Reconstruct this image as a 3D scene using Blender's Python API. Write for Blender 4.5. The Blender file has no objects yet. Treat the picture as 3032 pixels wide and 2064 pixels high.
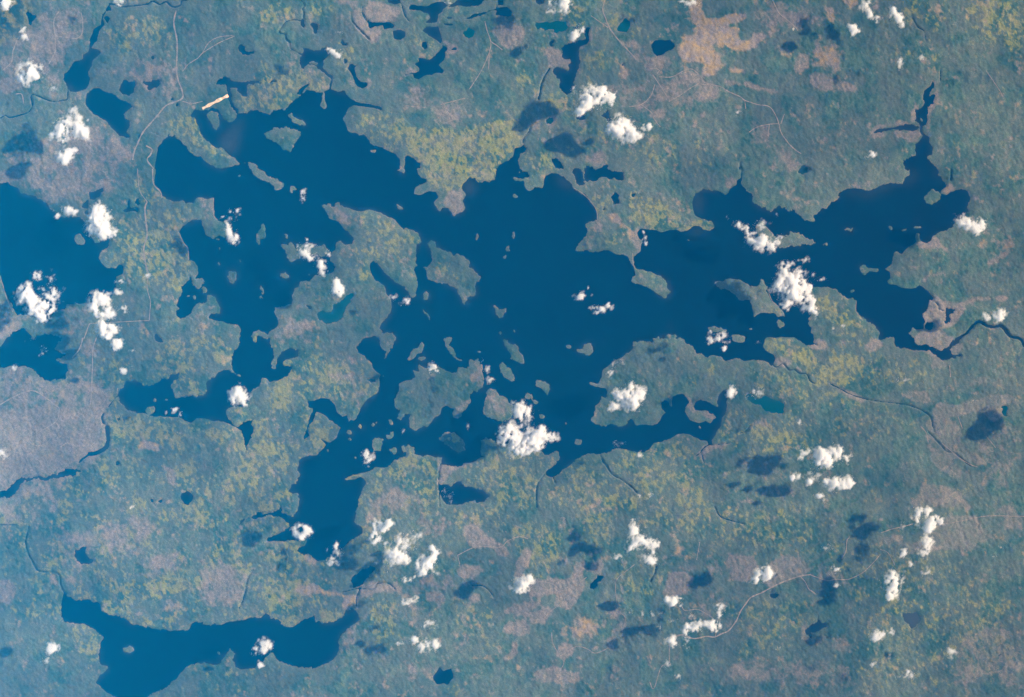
# Recreates an orbital photograph of an island-studded boreal lake with scattered cumulus clouds.
# Units: metres.  The traced shorelines below are real map outlines laid on the ground;
# S metres per photo pixel, origin under the camera, x = east (right), y = north (up).
import bpy, math
import numpy as np

S = 9.5                      # metres on the ground per photograph pixel
CX, CY = 1516.0, 1032.0
CAM_H = 66000.0              # camera height
CLOUD_Z = 1400.0             # cloud base height
scn = bpy.context.scene

# ---------------------------------------------------------------- camera
cd = bpy.data.cameras.new("camera")
cam = bpy.data.objects.new("camera", cd)
scn.collection.objects.link(cam)
cam.location = (0, 0, CAM_H)
cam.rotation_euler = (0, 0, 0)
cd.sensor_fit = 'HORIZONTAL'
cd.sensor_width = 36.0
cd.lens = 36.0 * CAM_H / (3032 * S)
cd.clip_start = 10.0
cd.clip_end = 900000.0
scn.camera = cam

# ---------------------------------------------------------------- light
SUN_EL = 41.0
sx, sy = 180.0, 33.0         # towards the sun, on the ground (right and a little up)
n_ = math.hypot(sx, sy); sx /= n_; sy /= n_
sun_az = math.atan2(sx, sy)  # clockwise from north
w = bpy.data.worlds.new("World"); scn.world = w; w.use_nodes = True
nt = w.node_tree
bg = nt.nodes["Background"]
sky = nt.nodes.new("ShaderNodeTexSky"); sky.sky_type = 'NISHITA'
sky.sun_disc = False
sky.sun_elevation = math.radians(SUN_EL)
sky.sun_rotation = sun_az
nt.links.new(sky.outputs[0], bg.inputs[0])
bg.inputs[1].default_value = 0.09
ld = bpy.data.lights.new("sun", 'SUN'); ld.energy = 5.0; ld.angle = math.radians(0.8)
ld.color = (1.0, 0.98, 0.95)
sun = bpy.data.objects.new("sun", ld); scn.collection.objects.link(sun)
sun.rotation_euler = (math.radians(90 - SUN_EL), 0, math.atan2(sy, sx) + math.pi / 2)
sun.location = (20000, 4000, 30000)
vs = scn.view_settings
vs.view_transform = 'Standard'; vs.look = 'None'; vs.exposure = EXPOSURE = 0.33; vs.gamma = 1.0
scn.cycles.max_bounces = 14
scn.cycles.volume_bounces = 12
scn.cycles.diffuse_bounces = 3
scn.cycles.transparent_max_bounces = 24
scn.cycles.use_denoising = True
scn.cycles.denoiser = 'OPENIMAGEDENOISE'
scn.cycles.denoising_input_passes = 'RGB_ALBEDO_NORMAL'
scn.cycles.denoising_prefilter = 'NONE'
scn.cycles.use_adaptive_sampling = False

HAZE_D, HAZE_C, HAZE_G = 3.5e-6, (0.001, 0.42, 1.0), -0.7

DATA = r"""
T 0 0
R 16 1745,0 1700,10 1695,45 1640,65 1600,55 1555,15 1500,40 1430,12 1380,38 1270,52 1150,62 1090,50 1040,35
W 1035,30 1060,40 1030,60 1045,85 1035,105 1000,100 985,125 970,180 970,240 940,270 920,340 905,390 870,420 855,455 910,460 950,492 920,525 865,570 865,620 840,650 820,685 845,735 840,790 800,840 760,850 710,860 655,840 640,800 610,770 610,710 640,640 700,580 775,555 775,515 835,490 840,380 860,320 890,265 945,225 955,150 985,90 1010,60
w 1008 180 22 30
R 13 640,810 630,920 590,940 500,950 430,930 370,905 310,885 290,910 300,960 300,1000 265,1050 200,1075 90,1100 50,1080 0,1110
W 870,830 930,820 970,850 1060,875 1110,920 1220,970 1240,1005 1190,1030 1160,1080 1175,1110 1225,1140 1205,1200 1180,1240 1215,1270 1210,1290 1130,1275 1080,1240 1030,1180 1000,1140 930,1095 860,1050 800,980 805,890
W 1150,750 1190,755 1205,775 1265,765 1275,800 1250,870 1205,900 1150,885 1120,850 1130,780
W 1330,770 1370,755 1410,765 1430,745 1475,740 1500,780 1490,810 1440,830 1400,845 1375,830 1400,790 1350,785
w 1430 543 26 17
w 1610 935 20 13
w 1660 985 16 16
w 1468 1262 14 11
w 1303 1272 14 11
W 240,120 270,105 310,130 330,165 310,210 290,240 265,220 260,160
W 1905,1030 1820,1035 1790,1060 1795,1100 1835,1100 1850,1170 1880,1250 1905,1290
W 1640,1270 1650,1300 1710,1340 1750,1380 1780,1430 1905,1480 1905,1590 1450,1590 1455,1520 1470,1450 1480,1380 1530,1310 1580,1265
D 10 555,105 515,170 505,230 515,300 520,400 515,490 460,600
D 8 520,335 600,350 720,360 770,310 775,200 760,120
D 12 160,380 125,480 110,580 30,660
D 14 1650,100 1630,220 1660,400 1655,640 1670,750 1710,860 1700,930 1560,990 1470,1090 1380,1190 1330,1260 1290,1350 1260,1420 1245,1500
D 8 1710,670 1770,600 1850,550 1905,495 2060,400 2200,340
D 7 1710,950 1800,970 1900,950
D 18 1370,1365 1425,1400 1410,1450 1380,1500 1440,1580
D 10 150,880 205,885 225,970
K -5,-5 330,-5 230,180 130,320 60,430 -5,480
B.8 280,310 400,310 430,380 410,470 310,470
B.8 0,580 60,500 110,540 120,600 30,660 0,660
B.8 0,740 60,715 150,720 150,850 60,890 0,870
B.45 0,430 160,300 420,80 860,60 840,300 560,560 620,700 600,960 320,820 160,900 0,900
B.45 420,1290 1000,1200 1250,1420 1150,1600 0,1600 0,1500 250,1400
B.35 850,640 1150,620 1400,480 1650,650 1650,900 1400,900 1100,700 900,760
Y.4 900,320 1200,120 1500,180 1600,350 1400,450 1150,480 980,460
Y.55 1590,1050 1900,1040 1900,1480 1780,1400 1650,1280 1600,1150
C 40,30,65,50,1 60,70,40,30,.8 100,10,30,25,.6
C 215,290,30,35,1 220,350,45,25,.8
C 290,650,85,65,1.2 250,720,70,55,1.1 330,710,55,45,1 390,620,35,20,.5
C 485,805,48,38,.6
C 610,1190,90,70,1.3 680,1240,80,60,1.3 520,1260,60,40,1 780,1230,55,75,1.1 735,1110,45,50,.8 600,1315,75,35,.8 700,1030,50,35,.5 830,1110,20,18,.5
C 620,1450,75,55,1.1 600,1505,55,35,.9 700,1410,30,30,.8
C 1120,0,60,25,.6 1110,45,30,15,.7
T 600 0
W -5,1035 100,1015 130,1020 240,1000 260,990 290,1030 330,1010 330,1060 410,1060 440,1030 500,1025 550,1050 625,1085 680,1035 750,1025 790,1040 795,990 840,955 910,905 950,880 980,840 1100,870 1150,855 1195,835 1270,860 1330,850 1350,890 1400,930 1460,960 1560,975 1670,1000 1685,1025 1660,1030 1600,1010 1500,1000 1420,985 1360,1020 1340,1070 1310,1110 1335,1150 1360,1220 1390,1250 1430,1245 1470,1265 1510,1255 1570,1340 1610,1370 1680,1380 1740,1420 1790,1430 1850,1490 1850,1540 1840,1590 520,1590 520,1540 440,1520 345,1530 310,1490 220,1420 165,1375 130,1390 90,1370 40,1320 -5,1280
W -5,1500 120,1570 160,1590 -5,1590
W 150,1578 330,1548 350,1536 425,1528 450,1592 150,1592
W 870,870 930,820 990,780 1000,800 960,830 930,890
L 1125,865 1145,865 1140,940 1165,990 1155,1020 1130,1020 1100,990 1120,940
L 35,1070 60,1050 110,1040 140,1060 160,1150 150,1190 125,1220 100,1200 70,1130
L 150,1010 160,960 210,950 265,985 310,1040 310,1100 280,1150 240,1140 190,1110 165,1060
S 340,1120 380,1120 330,1200 320,1290 290,1400 290,1460 220,1420 165,1360 200,1260 260,1240 300,1160
W 240,800 265,840 275,960 300,1000 330,1020 320,1060 290,1020 250,990 240,900 225,830
W 125,800 150,750 190,710 255,730 280,765 350,765 400,760 540,750 545,770 490,780 430,785 410,880 405,905 370,890 330,850 325,820 260,835 235,830 210,795
w 655 760 24 15
W 345,420 385,415 400,450 430,480 480,490 475,505 400,510 350,490 340,450
R 11 925,0 950,50 935,90 950,130 925,190 850,185 780,205 745,250 715,295 730,315 770,320 780,370 815,400 815,445 870,480 925,510
w 940 220 22 36
W 1000,225 1040,205 1080,215 1080,270 1070,320 1035,315 1025,260
W 940,455 1000,450 1050,480 1105,480 1110,450 1155,440 1160,480 1190,510 1160,540 1130,570 1130,640 1180,690 1215,710 1215,770 1200,840 1190,840 1190,780 1205,740 1160,700 1110,660 1060,620 1000,610 980,600 960,640 930,640 905,580 900,540 935,520
L 985,590 1020,572 1080,590 1080,610 1040,605
W 1285,390 1300,385 1330,405 1350,400 1350,425 1310,430
w 1340 570 17 28
W 1355,630 1380,600 1420,610 1450,615 1425,630 1430,680 1460,750 1480,775 1540,770 1545,800 1500,835 1460,815 1430,780 1400,700
L 790,1075 830,1055 870,1100 940,1130 970,1170 950,1190 900,1170 850,1150
L 580,1250 650,1205 770,1195 870,1210 930,1235 880,1310 825,1420 760,1400 700,1340 590,1300
l 1600 1415 30 13
W 1535,195 1640,210 1760,210 1800,240 1780,260 1700,275 1690,235 1580,260 1545,240
R 12 1500,60 1495,120 1530,190
R 8 1390,130 1400,200 1480,290 1560,370
W 1710,-5 1860,-5 1855,30 1800,45 1740,25
W 1780,290 1850,275 1895,300 1895,350 1850,375 1790,360
R 8 1860,30 1890,130 1935,200
X -2,1018 240,895
B.9 1510,150 1520,100 1600,20 1800,60 1870,90 1800,190 1650,190
B.8 1400,90 1470,90 1500,200 1600,270 1680,300 1640,400 1540,370 1440,260
B.8 1200,0 1480,0 1440,60 1350,50
B.6 1180,190 1360,130 1400,200 1250,220
B.7 1340,760 1390,750 1440,820 1500,850 1550,800 1590,740 1570,820 1500,860 1440,840
B.5 680,440 800,430 900,520 900,600 700,500
D 8 0,500 60,400 150,350 280,335
Y.6 500,50 650,20 850,20 870,160 660,230 480,180
Y.5 960,60 1200,40 1200,170 980,190
Y.6 400,700 650,640 950,650 1150,700 1180,850 950,830 880,900 650,1060 540,1030 330,1040 300,860 420,860 560,780
Y.5 1150,550 1350,450 1500,500 1500,580 1350,560 1300,700
Y.4 1500,1050 1900,1000 1900,1450 1700,1380 1500,1250 1350,1200
Y.4 -5,1290 160,1400 340,1530 200,1500 -5,1420
C 1170,460,25,15,.6 1210,485,30,22,.8 1260,510,40,30,1 1275,540,20,15,1
C 1270,295,35,20,.35 1420,430,30,20,.3
T 1200 0
W 35,60 60,45 200,60 290,20 350,15 400,60 345,90 350,115 300,140 300,200 250,215 180,215 235,170 220,130 150,105 40,95
W 420,45 480,15 560,-5 700,-5 745,5 690,50 580,60 480,55 400,75
W 865,-5 915,-5 920,45 870,50
R 9 862,0 858,80
W 550,178 650,135 780,105 880,65 960,68 1000,120 990,160 900,150 840,140 860,90 700,150 600,180
w 405 230 48 11
w 405 168 35 8
W 150,285 200,250 310,250 335,320 340,390 330,410 290,370 230,340 190,310
w 180 425 28 37
W 345,420 390,440 390,470 370,490 370,550 310,610 365,660 360,685 300,680 240,705 170,710 125,750 80,725 70,685 130,670 130,630 80,600 130,580 120,535 200,555 230,560 290,510 345,450
R 10 0,705 65,685
w 458 460 28 15
G 540,310 600,255 655,290 640,330 600,360 560,345
W 1220,-5 1310,-5 1300,35 1250,45 1225,25
G 1215,210 1300,205 1430,190 1510,205 1520,250 1500,290 1465,305 1390,295 1320,270 1220,275
w 1590 263 32 10
W 1680,260 1740,250 1715,320 1730,380 1700,410 1640,440 1620,470 1640,560 1620,640 1600,700 1580,800 1545,870 1500,880 1450,840 1450,750 1410,710 1370,680 1380,650 1440,632 1490,640 1530,670 1530,620 1560,590 1540,560 1480,550 1455,500 1470,440 1520,400 1600,380 1690,360 1670,310
W 1350,390 1385,385 1390,440 1370,440 1345,405
R 13 1355,640 1310,710 1280,770 1265,850 1245,930
w 1272 820 13 34
G 1360,1090 1390,1110 1397,1145 1365,1172 1330,1160 1325,1120
W 1600,1080 1640,1085 1700,1085 1700,1110 1660,1125 1610,1110
W 1905,1020 1860,1060 1855,1100 1900,1135
R 10 1170,1180 1160,1230 1110,1290 1100,1340
W 1100,1345 1140,1390 1130,1420 1080,1440 1060,1480 1060,1530 1080,1590 860,1590 880,1550 940,1510 1010,1470 1020,1400 1080,1370
W -5,1470 30,1460 90,1490 140,1530 155,1590 -5,1590
W 1370,1490 1430,1490 1470,1520 1500,1590 1410,1590 1390,1540
W 1670,1590 1700,1550 1760,1560 1780,1590
W 1800,1590 1850,1550 1905,1540 1905,1590
Q 1050,400 1130,380 1120,440 1050,480
B.9 860,240 1000,210 1090,240 1120,320 1080,400 1000,480 900,430 840,340 800,290
B1 1380,460 1450,480 1480,560 1540,570 1560,600 1520,620 1530,670 1440,620 1350,650 1330,560 1340,520 1290,470
B.7 1200,450 1380,450 1400,500 1230,480
B.7 400,440 500,440 490,510 400,490
B.8 345,350 400,400 500,500 440,490 390,420 340,400
B.6 540,210 750,190 780,210 600,240
B.8 0,650 80,640 130,680 60,690 0,700
B.5 0,800 200,830 240,950 560,950 520,1050 560,1100 450,1200 320,1150 290,1020 0,980
B.7 1630,1130 1700,1130 1690,1200 1650,1230
B.5 1300,1480 1400,1470 1410,1390 1460,1440 1420,1480 1370,1490
B.6 1700,1500 1800,1400 1870,1400 1850,1500 1780,1560 1690,1550
B.5 1200,1110 1340,1220 1340,1300 1200,1160
B.7 1320,1100 1360,1080 1430,1110 1390,1180 1340,1180
B.7 1710,300 1750,280 1740,400 1640,480 1620,460 1700,410
D 9 745,200 770,300 800,390 790,480 720,650 600,840
D 10 800,390 860,430 910,470
D 9 330,980 560,920
D 9 790,480 780,650
D 10 1870,0 1850,90 1880,180 1910,260 2000,380 2080,460
D 7 1740,150 1900,260
D 7 0,990 200,1010
Y.75 0,1180 300,1180 500,1230 900,1120 1040,1100 1100,1200 1080,1350 1000,1440 860,1560 800,1600 200,1600 120,1500 0,1450
Y.5 1250,900 1450,880 1600,950 1700,1200 1850,1200 1850,1350 1600,1200 1350,1000
Y.45 1070,1440 1300,1400 1400,1550 1380,1600 1080,1600
Y.4 1050,600 1250,700 1250,900 1100,850
Y.4 40,350 160,300 340,420 250,530 100,500
Y.5 1420,60 1650,60 1730,230 1500,200
Y.4 1640,480 1800,300 1900,500 1800,900 1650,800
C 1495,10,55,40,1.3 1490,60,50,40,1.1 1390,95,40,55,.7 1350,110,35,25,.5 1360,30,25,20,.4
C 1640,280,38,40,.9 1590,345,45,50,.7 1600,320,25,25,.8
C 415,10,55,25,.5
C 1740,890,60,85,1 1850,900,70,85,1.2 1690,950,60,60,1 1640,1030,55,40,1.2 1740,980,70,45,1 1580,850,25,35,.5 1935,910,38,60,1.1 1650,1060,40,18,1
T 1800 0
G 80,270 160,170 205,205 205,260 170,305 100,290
W 400,420 440,380 500,370 570,370 625,410 620,455 560,480 510,515 460,530 420,480
w 140 605 16 10
W 1790,1585 1830,1540 1870,1570 1870,1590
R 9 1240,1520 1232,1590
W -5,1015 22,1060 22,1130 -5,1150
O1 740,-5 870,-5 890,150 940,170 1050,170 1180,130 1300,130 1290,170 1200,190 1140,230 1080,280 1200,260 1230,300 1230,370 1300,380 1430,310 1500,340 1400,410 1380,460 1330,465 1200,475 1100,440 1000,430 960,420 1060,560 1140,640 1270,650 1270,690 1150,680 1090,620 1010,660 990,720 900,710 910,620 880,580 700,580 660,510 670,430 710,400 690,290 740,330 800,350 850,300 830,240 780,150
O.7 150,600 220,640 220,690 170,740 90,700 100,630
O.6 560,260 620,300 650,400 600,380 560,320
B.6 90,380 300,400 330,520 620,500 560,640 420,640 420,720 300,640 200,480
B.45 60,800 500,720 850,640 1050,850 1000,950 560,1000 500,1200 380,1050 200,1000 60,900
B.6 1320,1170 1600,1160 1560,1300 1300,1350
B.45 1550,1400 1830,1420 1820,1590 1580,1590
B.7 1750,520 1900,490 1900,640 1770,690
B.6 1330,110 1550,40 1900,40 1900,240 1500,290 1380,230
O.6 230,60 330,60 330,180 280,150
O.6 1550,420 1690,450 1720,560 1620,490
D 8 1540,0 1600,120 1680,190 1750,250 1780,290
D 7 380,650 440,640 480,660 460,690
D 8 420,700 500,820 550,900
D 9 570,950 680,890 820,800 920,795 1040,810 1130,860 1240,910 1280,940 1400,980 1510,1000 1570,1080 1600,1160 1620,1240 1680,1330 1750,1400 1810,1440
D 9 480,720 600,720 720,660 790,650 860,710 900,770 1000,800
H 24 1100,770 1200,780 1330,800 1480,850 1590,860
D 8 1600,1160 1510,1165 1400,1190 1320,1240
D 8 1650,1070 1620,1160
D 7 1510,1165 1500,1280
D 8 440,790 400,900 310,980 200,1000
D 8 310,980 400,1050 430,1110 490,1190
D 9 0,220 40,300 120,400 270,560
D 7 1280,940 1290,1020
Y.35 0,100 250,100 350,300 150,380 0,300
Y.3 300,1250 900,1300 1200,1450 800,1590 200,1590
Q 1230,0 1320,0 1300,20
C 130,1170,95,75,1.2 190,1260,90,60,1.2 90,1230,75,50,1 340,1195,42,28,.9 390,1180,30,25,.6 240,1325,40,25,.8 20,1200,30,50,.9 280,1290,40,25,.8
C 790,15,75,45,.8 700,20,35,20,.6
C 1735,265,9,16,1
C 1220,1050,32,16,.4
T 2400 0
W 1060,1260 1105,1270 1110,1320 1140,1380 1140,1440 1090,1460 1120,1500 1200,1590 880,1590 865,1530 890,1475 960,1465 985,1440 970,1370 1020,1310
R 20 1040,1180 1035,1230 1065,1270
W 985,1030 1050,1000 1060,960 1055,930 1070,850 1150,770 1165,790 1140,850 1165,900 1150,970 1120,1000 1090,1015 1105,1050 1090,1110 1080,1170 1040,1190 1010,1160 985,1130 990,1080
L 1030,1120 1050,1095 1050,1150
L 1120,850 1140,830 1150,880 1110,900
W 590,1250 620,1210 720,1200 800,1180 940,1160 1030,1190 980,1225 900,1240 860,1215 780,1210 680,1235
R 8 1220,650 1215,760
R 10 1800,1325 1898,1310
R 8 950,170 1000,250 1060,290 1080,380
H 14 450,1240 560,1250 620,1190 740,1180 800,1160 930,1150 970,1140 975,1020 1050,980 1055,850 1120,790 1180,770 1180,900 1150,1000 1110,1050 1090,1180 1100,1260
B1 540,1255 760,1240 820,1220 880,1245 1010,1210 1050,1275 975,1330 850,1295 780,1250 600,1300
B.6 480,1230 600,1180 560,1260
D 7 1640,660 1700,750 1760,840 1800,910
O.4 1620,1000 1640,920 1720,870 1700,920 1650,940
O.6 0,480 150,390 250,460 330,500 310,640 280,680 180,620 0,660
B.7 0,680 150,690 200,740 380,790 470,860 300,850 0,850
O.8 150,60 230,80 200,150 225,215 180,240 150,150
B.7 0,150 120,150 130,190 0,230
O.8 280,0 460,-5 430,60 380,80
B.7 580,-5 690,-5 650,80 590,90
B.5 930,380 1050,360 1230,380 1240,410 1000,410
Y.6 1430,0 2000,0 2000,450 1600,420 1520,300 1450,150
Y.4 550,480 700,430 850,400 1080,420 1450,620 1400,680 1100,560 900,520 560,560
Y.35 750,0 1300,0 1300,320 1000,300 800,250
C 520,50,48,60,.8 560,125,32,32,.8 620,172,38,26,.9
C 780,110,35,40,.8 820,160,35,42,1 850,222,28,26,.9 740,150,20,35,.6
C 410,270,55,42,1.3
C 840,570,40,32,.7 830,620,25,25,.5
C 1035,530,22,27,.5
C 575,1440,36,33,.9 530,1470,18,16,.7
C 435,185,24,13,.35
T 0 500
W -5,125 60,130 120,150 200,230 290,245 390,290 450,340 490,400 560,450 640,440 740,450 800,500 830,560 860,650 890,690 930,695 960,650 1010,650 1030,700 1010,750 950,770 925,830 945,880 990,920 1090,920 1130,900 1160,920 1150,980 1090,1010 1080,1060 1090,1130 1040,1200 1000,1250 830,1245 740,1265 690,1255 640,1270 610,1310 530,1340 480,1380 390,1400 280,1380 160,1365 110,1270 50,1170 0,1010 -5,1000
L 690,650 710,610 760,600 800,680 790,710 720,715
W 830,230 900,195 960,175 965,210 940,250 880,295 840,290
W 760,350 800,295 830,290 835,365 790,370
W 1150,380 1190,360 1200,300 1225,300 1225,360 1290,370 1290,390 1170,405
W 1270,330 1290,270 1315,260 1310,340 1290,350
w 825 412 40 16
W 75,1590 120,1530 220,1485 240,1520 300,1560 300,1590
W 330,1590 350,1560 450,1545 530,1560 545,1590
w 1465 1570 20 24
W 1465,-5 1450,80 1445,150 1490,180 1510,240 1560,275 1620,300 1700,290 1745,330 1810,320 1820,290 1860,265 1905,270 1905,-5
W 1905,480 1830,475 1770,500 1710,535 1685,590 1680,620 1720,690 1760,740 1765,850 1820,870 1850,930 1855,980 1830,1020 1870,1030 1890,1000 1905,990
W 1790,1010 1800,1090 1860,1130 1905,1110 1905,1270 1860,1250 1810,1300 1790,1350 1740,1390 1690,1405 1650,1370 1650,1330 1690,1310 1650,1280 1680,1200 1695,1150 1690,1100 1750,1070 1780,1010
l 1760 1195 15 12
l 1815 1205 16 16
l 1790 185 7 9
D 14 1380,310 1360,370 1370,500 1380,620 1350,740 1360,860 1390,980
D 8 1390,980 1380,1120 1410,1240 1400,1420
D 11 1430,0 1440,140 1500,210 1520,270
D 10 0,1000 60,1200 120,1340
D 11 840,1450 790,1590
D 7 840,1450 1200,1430 1400,1420
D 7 1670,590 1720,690 1762,750 1766,850
D 7 1290,0 1310,200 1380,310
Y.55 1080,400 1300,420 1650,400 1850,350 1800,480 1680,560 1750,800 1830,900 1780,1000 1650,1150 1500,1150 1300,1000 1150,900 980,880 950,800 1100,750 1050,500
Y.3 1250,50 1450,180 1750,340 1600,400 1200,280
B.55 -5,-5 1150,-5 1100,300 900,200 650,300 430,320 280,230 130,130 -5,110
B.5 540,1350 700,1260 830,1270 850,1450 560,1590
B.6 -5,1050 150,1390 270,1400 60,1590 -5,1590
C 640,390,32,42,.9 690,410,32,32,.8 540,440,27,24,.9 575,375,15,28,.5 510,380,22,22,.3
C 930,480,95,85,1.4 930,560,100,70,1.4 925,400,60,50,.9 910,350,50,45,.6 990,600,50,40,1.2 1075,612,24,24,1
C 345,1000,45,42,.9 380,1030,30,30,.5 480,1040,42,38,.55 245,1130,52,55,1 240,1195,75,50,1.3 310,1245,45,40,1 500,1160,65,60,1 430,1220,80,52,1.1 370,1320,95,62,1.2 450,1310,50,50,1 390,1390,50,42,1.1 400,1120,45,22,.4 490,950,25,16,.3
C 930,1190,85,40,.9 920,1245,70,40,1.1 1000,1240,42,52,.8 880,1320,52,45,.9 1010,1360,62,52,1 930,1380,42,32,.8 1110,1160,50,32,.7 1125,1055,42,24,.7 1170,1310,38,42,.7 1090,1300,25,25,.4 1020,1160,30,20,.5
C 990,1480,78,50,1.3 1050,1500,60,42,1.3 980,1540,62,38,1.1 1010,1565,52,22,1
C 1370,1010,35,30,.5 1490,1120,22,22,.35
T 600 500
W -5,-5 1905,-5 1905,1590 -5,1590
L 1120,345 1180,330 1240,350 1260,315 1310,345 1400,385 1480,400 1560,380 1660,410 1800,475 1840,530 1905,590 1905,1110 1830,1070 1720,990 1670,930 1640,880 1590,855 1560,900 1580,1000 1640,1060 1700,1090 1720,1160 1760,1220 1775,1310 1740,1380 1680,1440 1660,1500 1690,1540 1780,1535 1810,1590 440,1590 470,1530 520,1500 610,1550 640,1510 700,1470 720,1430 700,1390 665,1350 680,1295 770,1280 840,1240 850,1150 930,1045 980,1060 1060,990 1110,990 1180,990 1225,960 1230,900 1190,870 1200,800 1240,760 1245,695 1290,675 1340,710 1400,700 1420,650 1370,600 1320,560 1280,500 1190,465 1150,400
G 1070,1340 1130,1310 1160,1330 1220,1335 1230,1270 1310,1230 1340,1190 1400,1160 1420,1180 1410,1210 1370,1250 1330,1330 1300,1400 1250,1440 1190,1450 1130,1430 1080,1390
w 990 1300 24 17
W 1560,1595 1600,1562 1645,1595
w 530 1570 22 14
L -5,270 50,285 100,265 110,440 140,480 200,500 240,500 240,640 200,650 160,620 100,655 30,620 15,570 -5,530
L 455,-5 530,-5 580,30 610,75 700,90 760,150 740,190 690,200 670,160 600,120 540,100 480,60
l 345 68 15 9
l 850 190 35 27
L 575,505 590,530 585,640 550,660 530,720 505,690 505,620 545,550
l 775 628 17 18
L 740,700 850,690 870,740 920,800 920,850 860,850 820,880 790,840 790,790 760,740
L 1050,720 1140,710 1170,750 1200,790 1110,840 1070,780
L 880,700 1060,720 1080,800 1000,800 900,800
L 230,1000 240,960 310,945 320,990 300,1050 270,1080 250,1050
L 715,975 760,960 800,1000 800,1030 760,1020
L 545,1085 565,1130 570,1180 550,1170 530,1120
L -5,1265 50,1240 45,1190 80,1180 120,1200 140,1260 170,1310 165,1355 70,1365 55,1400 100,1420 180,1420 240,1450 320,1460 360,1500 345,1590 -5,1590
l 20 1140 22 35
l 0 1060 11 30
L 1810,320 1850,345 1885,375 1830,380
L 1800,10 1905,-5 1905,60 1860,30
l 148 890 16 9
l 355 870 8 12
l 155 745 8 14
l 540 1200 15 14
l 995 990 10 9
l 140 660 18 10
D 7 102,270 105,430 140,480
B.6 1120,345 1250,330 1420,520 1350,560 1200,460
B.6 -5,270 100,270 105,440 -5,440
B.6 740,700 800,720 860,830 800,820
B.5 700,1480 900,1380 1050,1480 1000,1590 650,1590
Y.45 1430,420 1800,480 1900,620 1900,900 1700,900 1500,700
Y.4 1250,740 1560,760 1560,1000 1700,1100 1600,1200 1400,950
C 950,210,24,20,.5 945,262,26,38,.9
C 245,400,22,24,.6 322,405,30,36,.6 280,465,42,22,.7 185,450,25,12,.4 240,520,28,40,.8 248,590,32,35,1.1 290,650,48,42,1 315,610,22,30,.7 280,690,22,18,.8
C 895,740,22,45,.5 1000,730,60,28,.6 950,790,50,35,.8 1010,835,62,26,.9 980,665,14,16,.5 1110,905,62,32,1.1 1120,965,46,25,.6 1175,790,36,20,.7 1140,1000,14,20,.4
C 1245,1060,38,42,1.1 1265,1120,50,50,1.4 1262,1160,50,24,1.2
C 1790,1210,38,26,.5 1865,1265,42,22,.5 1920,1245,26,28,.8
T 1200 500
W -5,-5 1905,-5 1905,1590 -5,1590
L 110,-5 120,50 150,85 200,90 200,130 130,150 85,190 85,235 150,250 210,210 290,215 305,270 265,310 300,380 325,400 345,365 400,365 430,410 455,445 500,410 550,395 560,370 540,290 580,245 530,190 530,150 590,90 650,95 690,130 750,120 790,130 850,100 860,20 850,-5
S 530,190 545,140 600,100 640,120 640,170 570,240
L 1090,-5 1090,20 1140,30 1165,60 1150,90 1080,85 1000,75 1030,110 1120,120 1115,180 1150,210 1185,205 1215,170 1290,175 1300,110 1310,65 1380,45 1430,50 1480,75 1520,120 1580,180 1660,230 1740,310 1790,390 1800,480 1720,500 1690,530 1700,620 1640,680 1610,720 1590,765 1680,775 1800,775 1905,760 1905,-5
S 1400,50 1480,75 1530,130 1580,180 1540,180 1470,120
W 1575,-5 1570,40 1600,80 1600,140 1675,160 1672,100 1660,20 1652,-5
W 1680,-5 1678,105 1700,120 1800,110 1840,80 1905,80 1905,-5
w 1855 375 18 15
L -5,545 60,570 130,610 155,690 100,715 100,860 110,900 80,940 120,1050 120,1090 95,1150 105,1190 70,1210 40,1190 30,1150 -5,1130
L 205,705 240,670 290,685 270,740 320,740 380,780 430,785 450,820 490,800 540,810 600,870 590,920 640,950 700,1020 695,1060 655,1070 670,1180 650,1190 600,1180 570,1270 540,1260 510,1190 480,1130 400,1080 300,1070 210,1020 165,910 210,930 250,880 250,770
l 195 1190 29 38
L 165,1300 200,1350 250,1440 210,1400 165,1330
L 675,595 690,640 672,680 655,655
l 1010 620 18 34
L 930,750 980,710 990,770 935,780
l 932 822 14 12
L 1005,230 1050,260 1045,285 1010,265
L 815,1275 880,1310 940,1300 945,1330 910,1380 870,1390 830,1330
L 1010,1495 1045,1520 1035,1527 1005,1505
l 883 1535 16 20
l 643 240 8 8
l 528 713 9 7
l 1020 125 10 10
l 1070 30 10 8
Y.85 110,-5 860,-5 850,100 700,120 540,160 400,220 250,160 200,90
B.7 400,220 530,190 555,380 460,440 350,350
Y.45 -5,560 130,620 140,700 -5,720
Y.35 280,800 480,900 550,1050 400,1060 230,960
B.5 1780,480 1900,470 1900,560 1780,540
Y.4 1650,200 1900,100 1900,450 1810,450
D 6 1580,180 1660,230 1740,310 1790,390 1803,480
C 1630,1180,45,30,.9 1645,1200,30,20,.9 1710,1115,9,16,.4 1757,1185,16,16,.4
C 1765,1292,36,18,.9 1815,1312,40,34,1.1 1803,1350,14,13,.8 1900,1290,34,24,.8
T 1800 500
W -5,755 60,795 150,795 190,840 230,900 240,900 240,820 300,775 320,700 330,680 290,650 270,600 310,560 360,565 430,570 500,595 560,575 640,570 690,590 750,570 800,530 850,530 900,570 950,585 1000,545 970,490 880,470 820,440 795,380 790,300 830,220 900,190 980,205 1050,205 1090,240 1130,230 1140,190 1200,150 1200,115 1245,70 1260,90 1240,140 1290,190 1350,240 1360,310 1430,370 1480,350 1520,415 1560,370 1620,350 1700,390 1740,380 1780,430 1850,480 1905,490 1905,1590 -5,1590
D 7 232,790 234,880 255,935
L 222,800 240,790 244,890 262,935 250,950 228,890
R 8 1250,0 1250,80
L 255,930 390,960 500,1010 560,1070 550,1120 600,1140 560,1180 545,1215 500,1190 410,1130 330,1090 220,1065 220,1040 255,990
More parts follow.
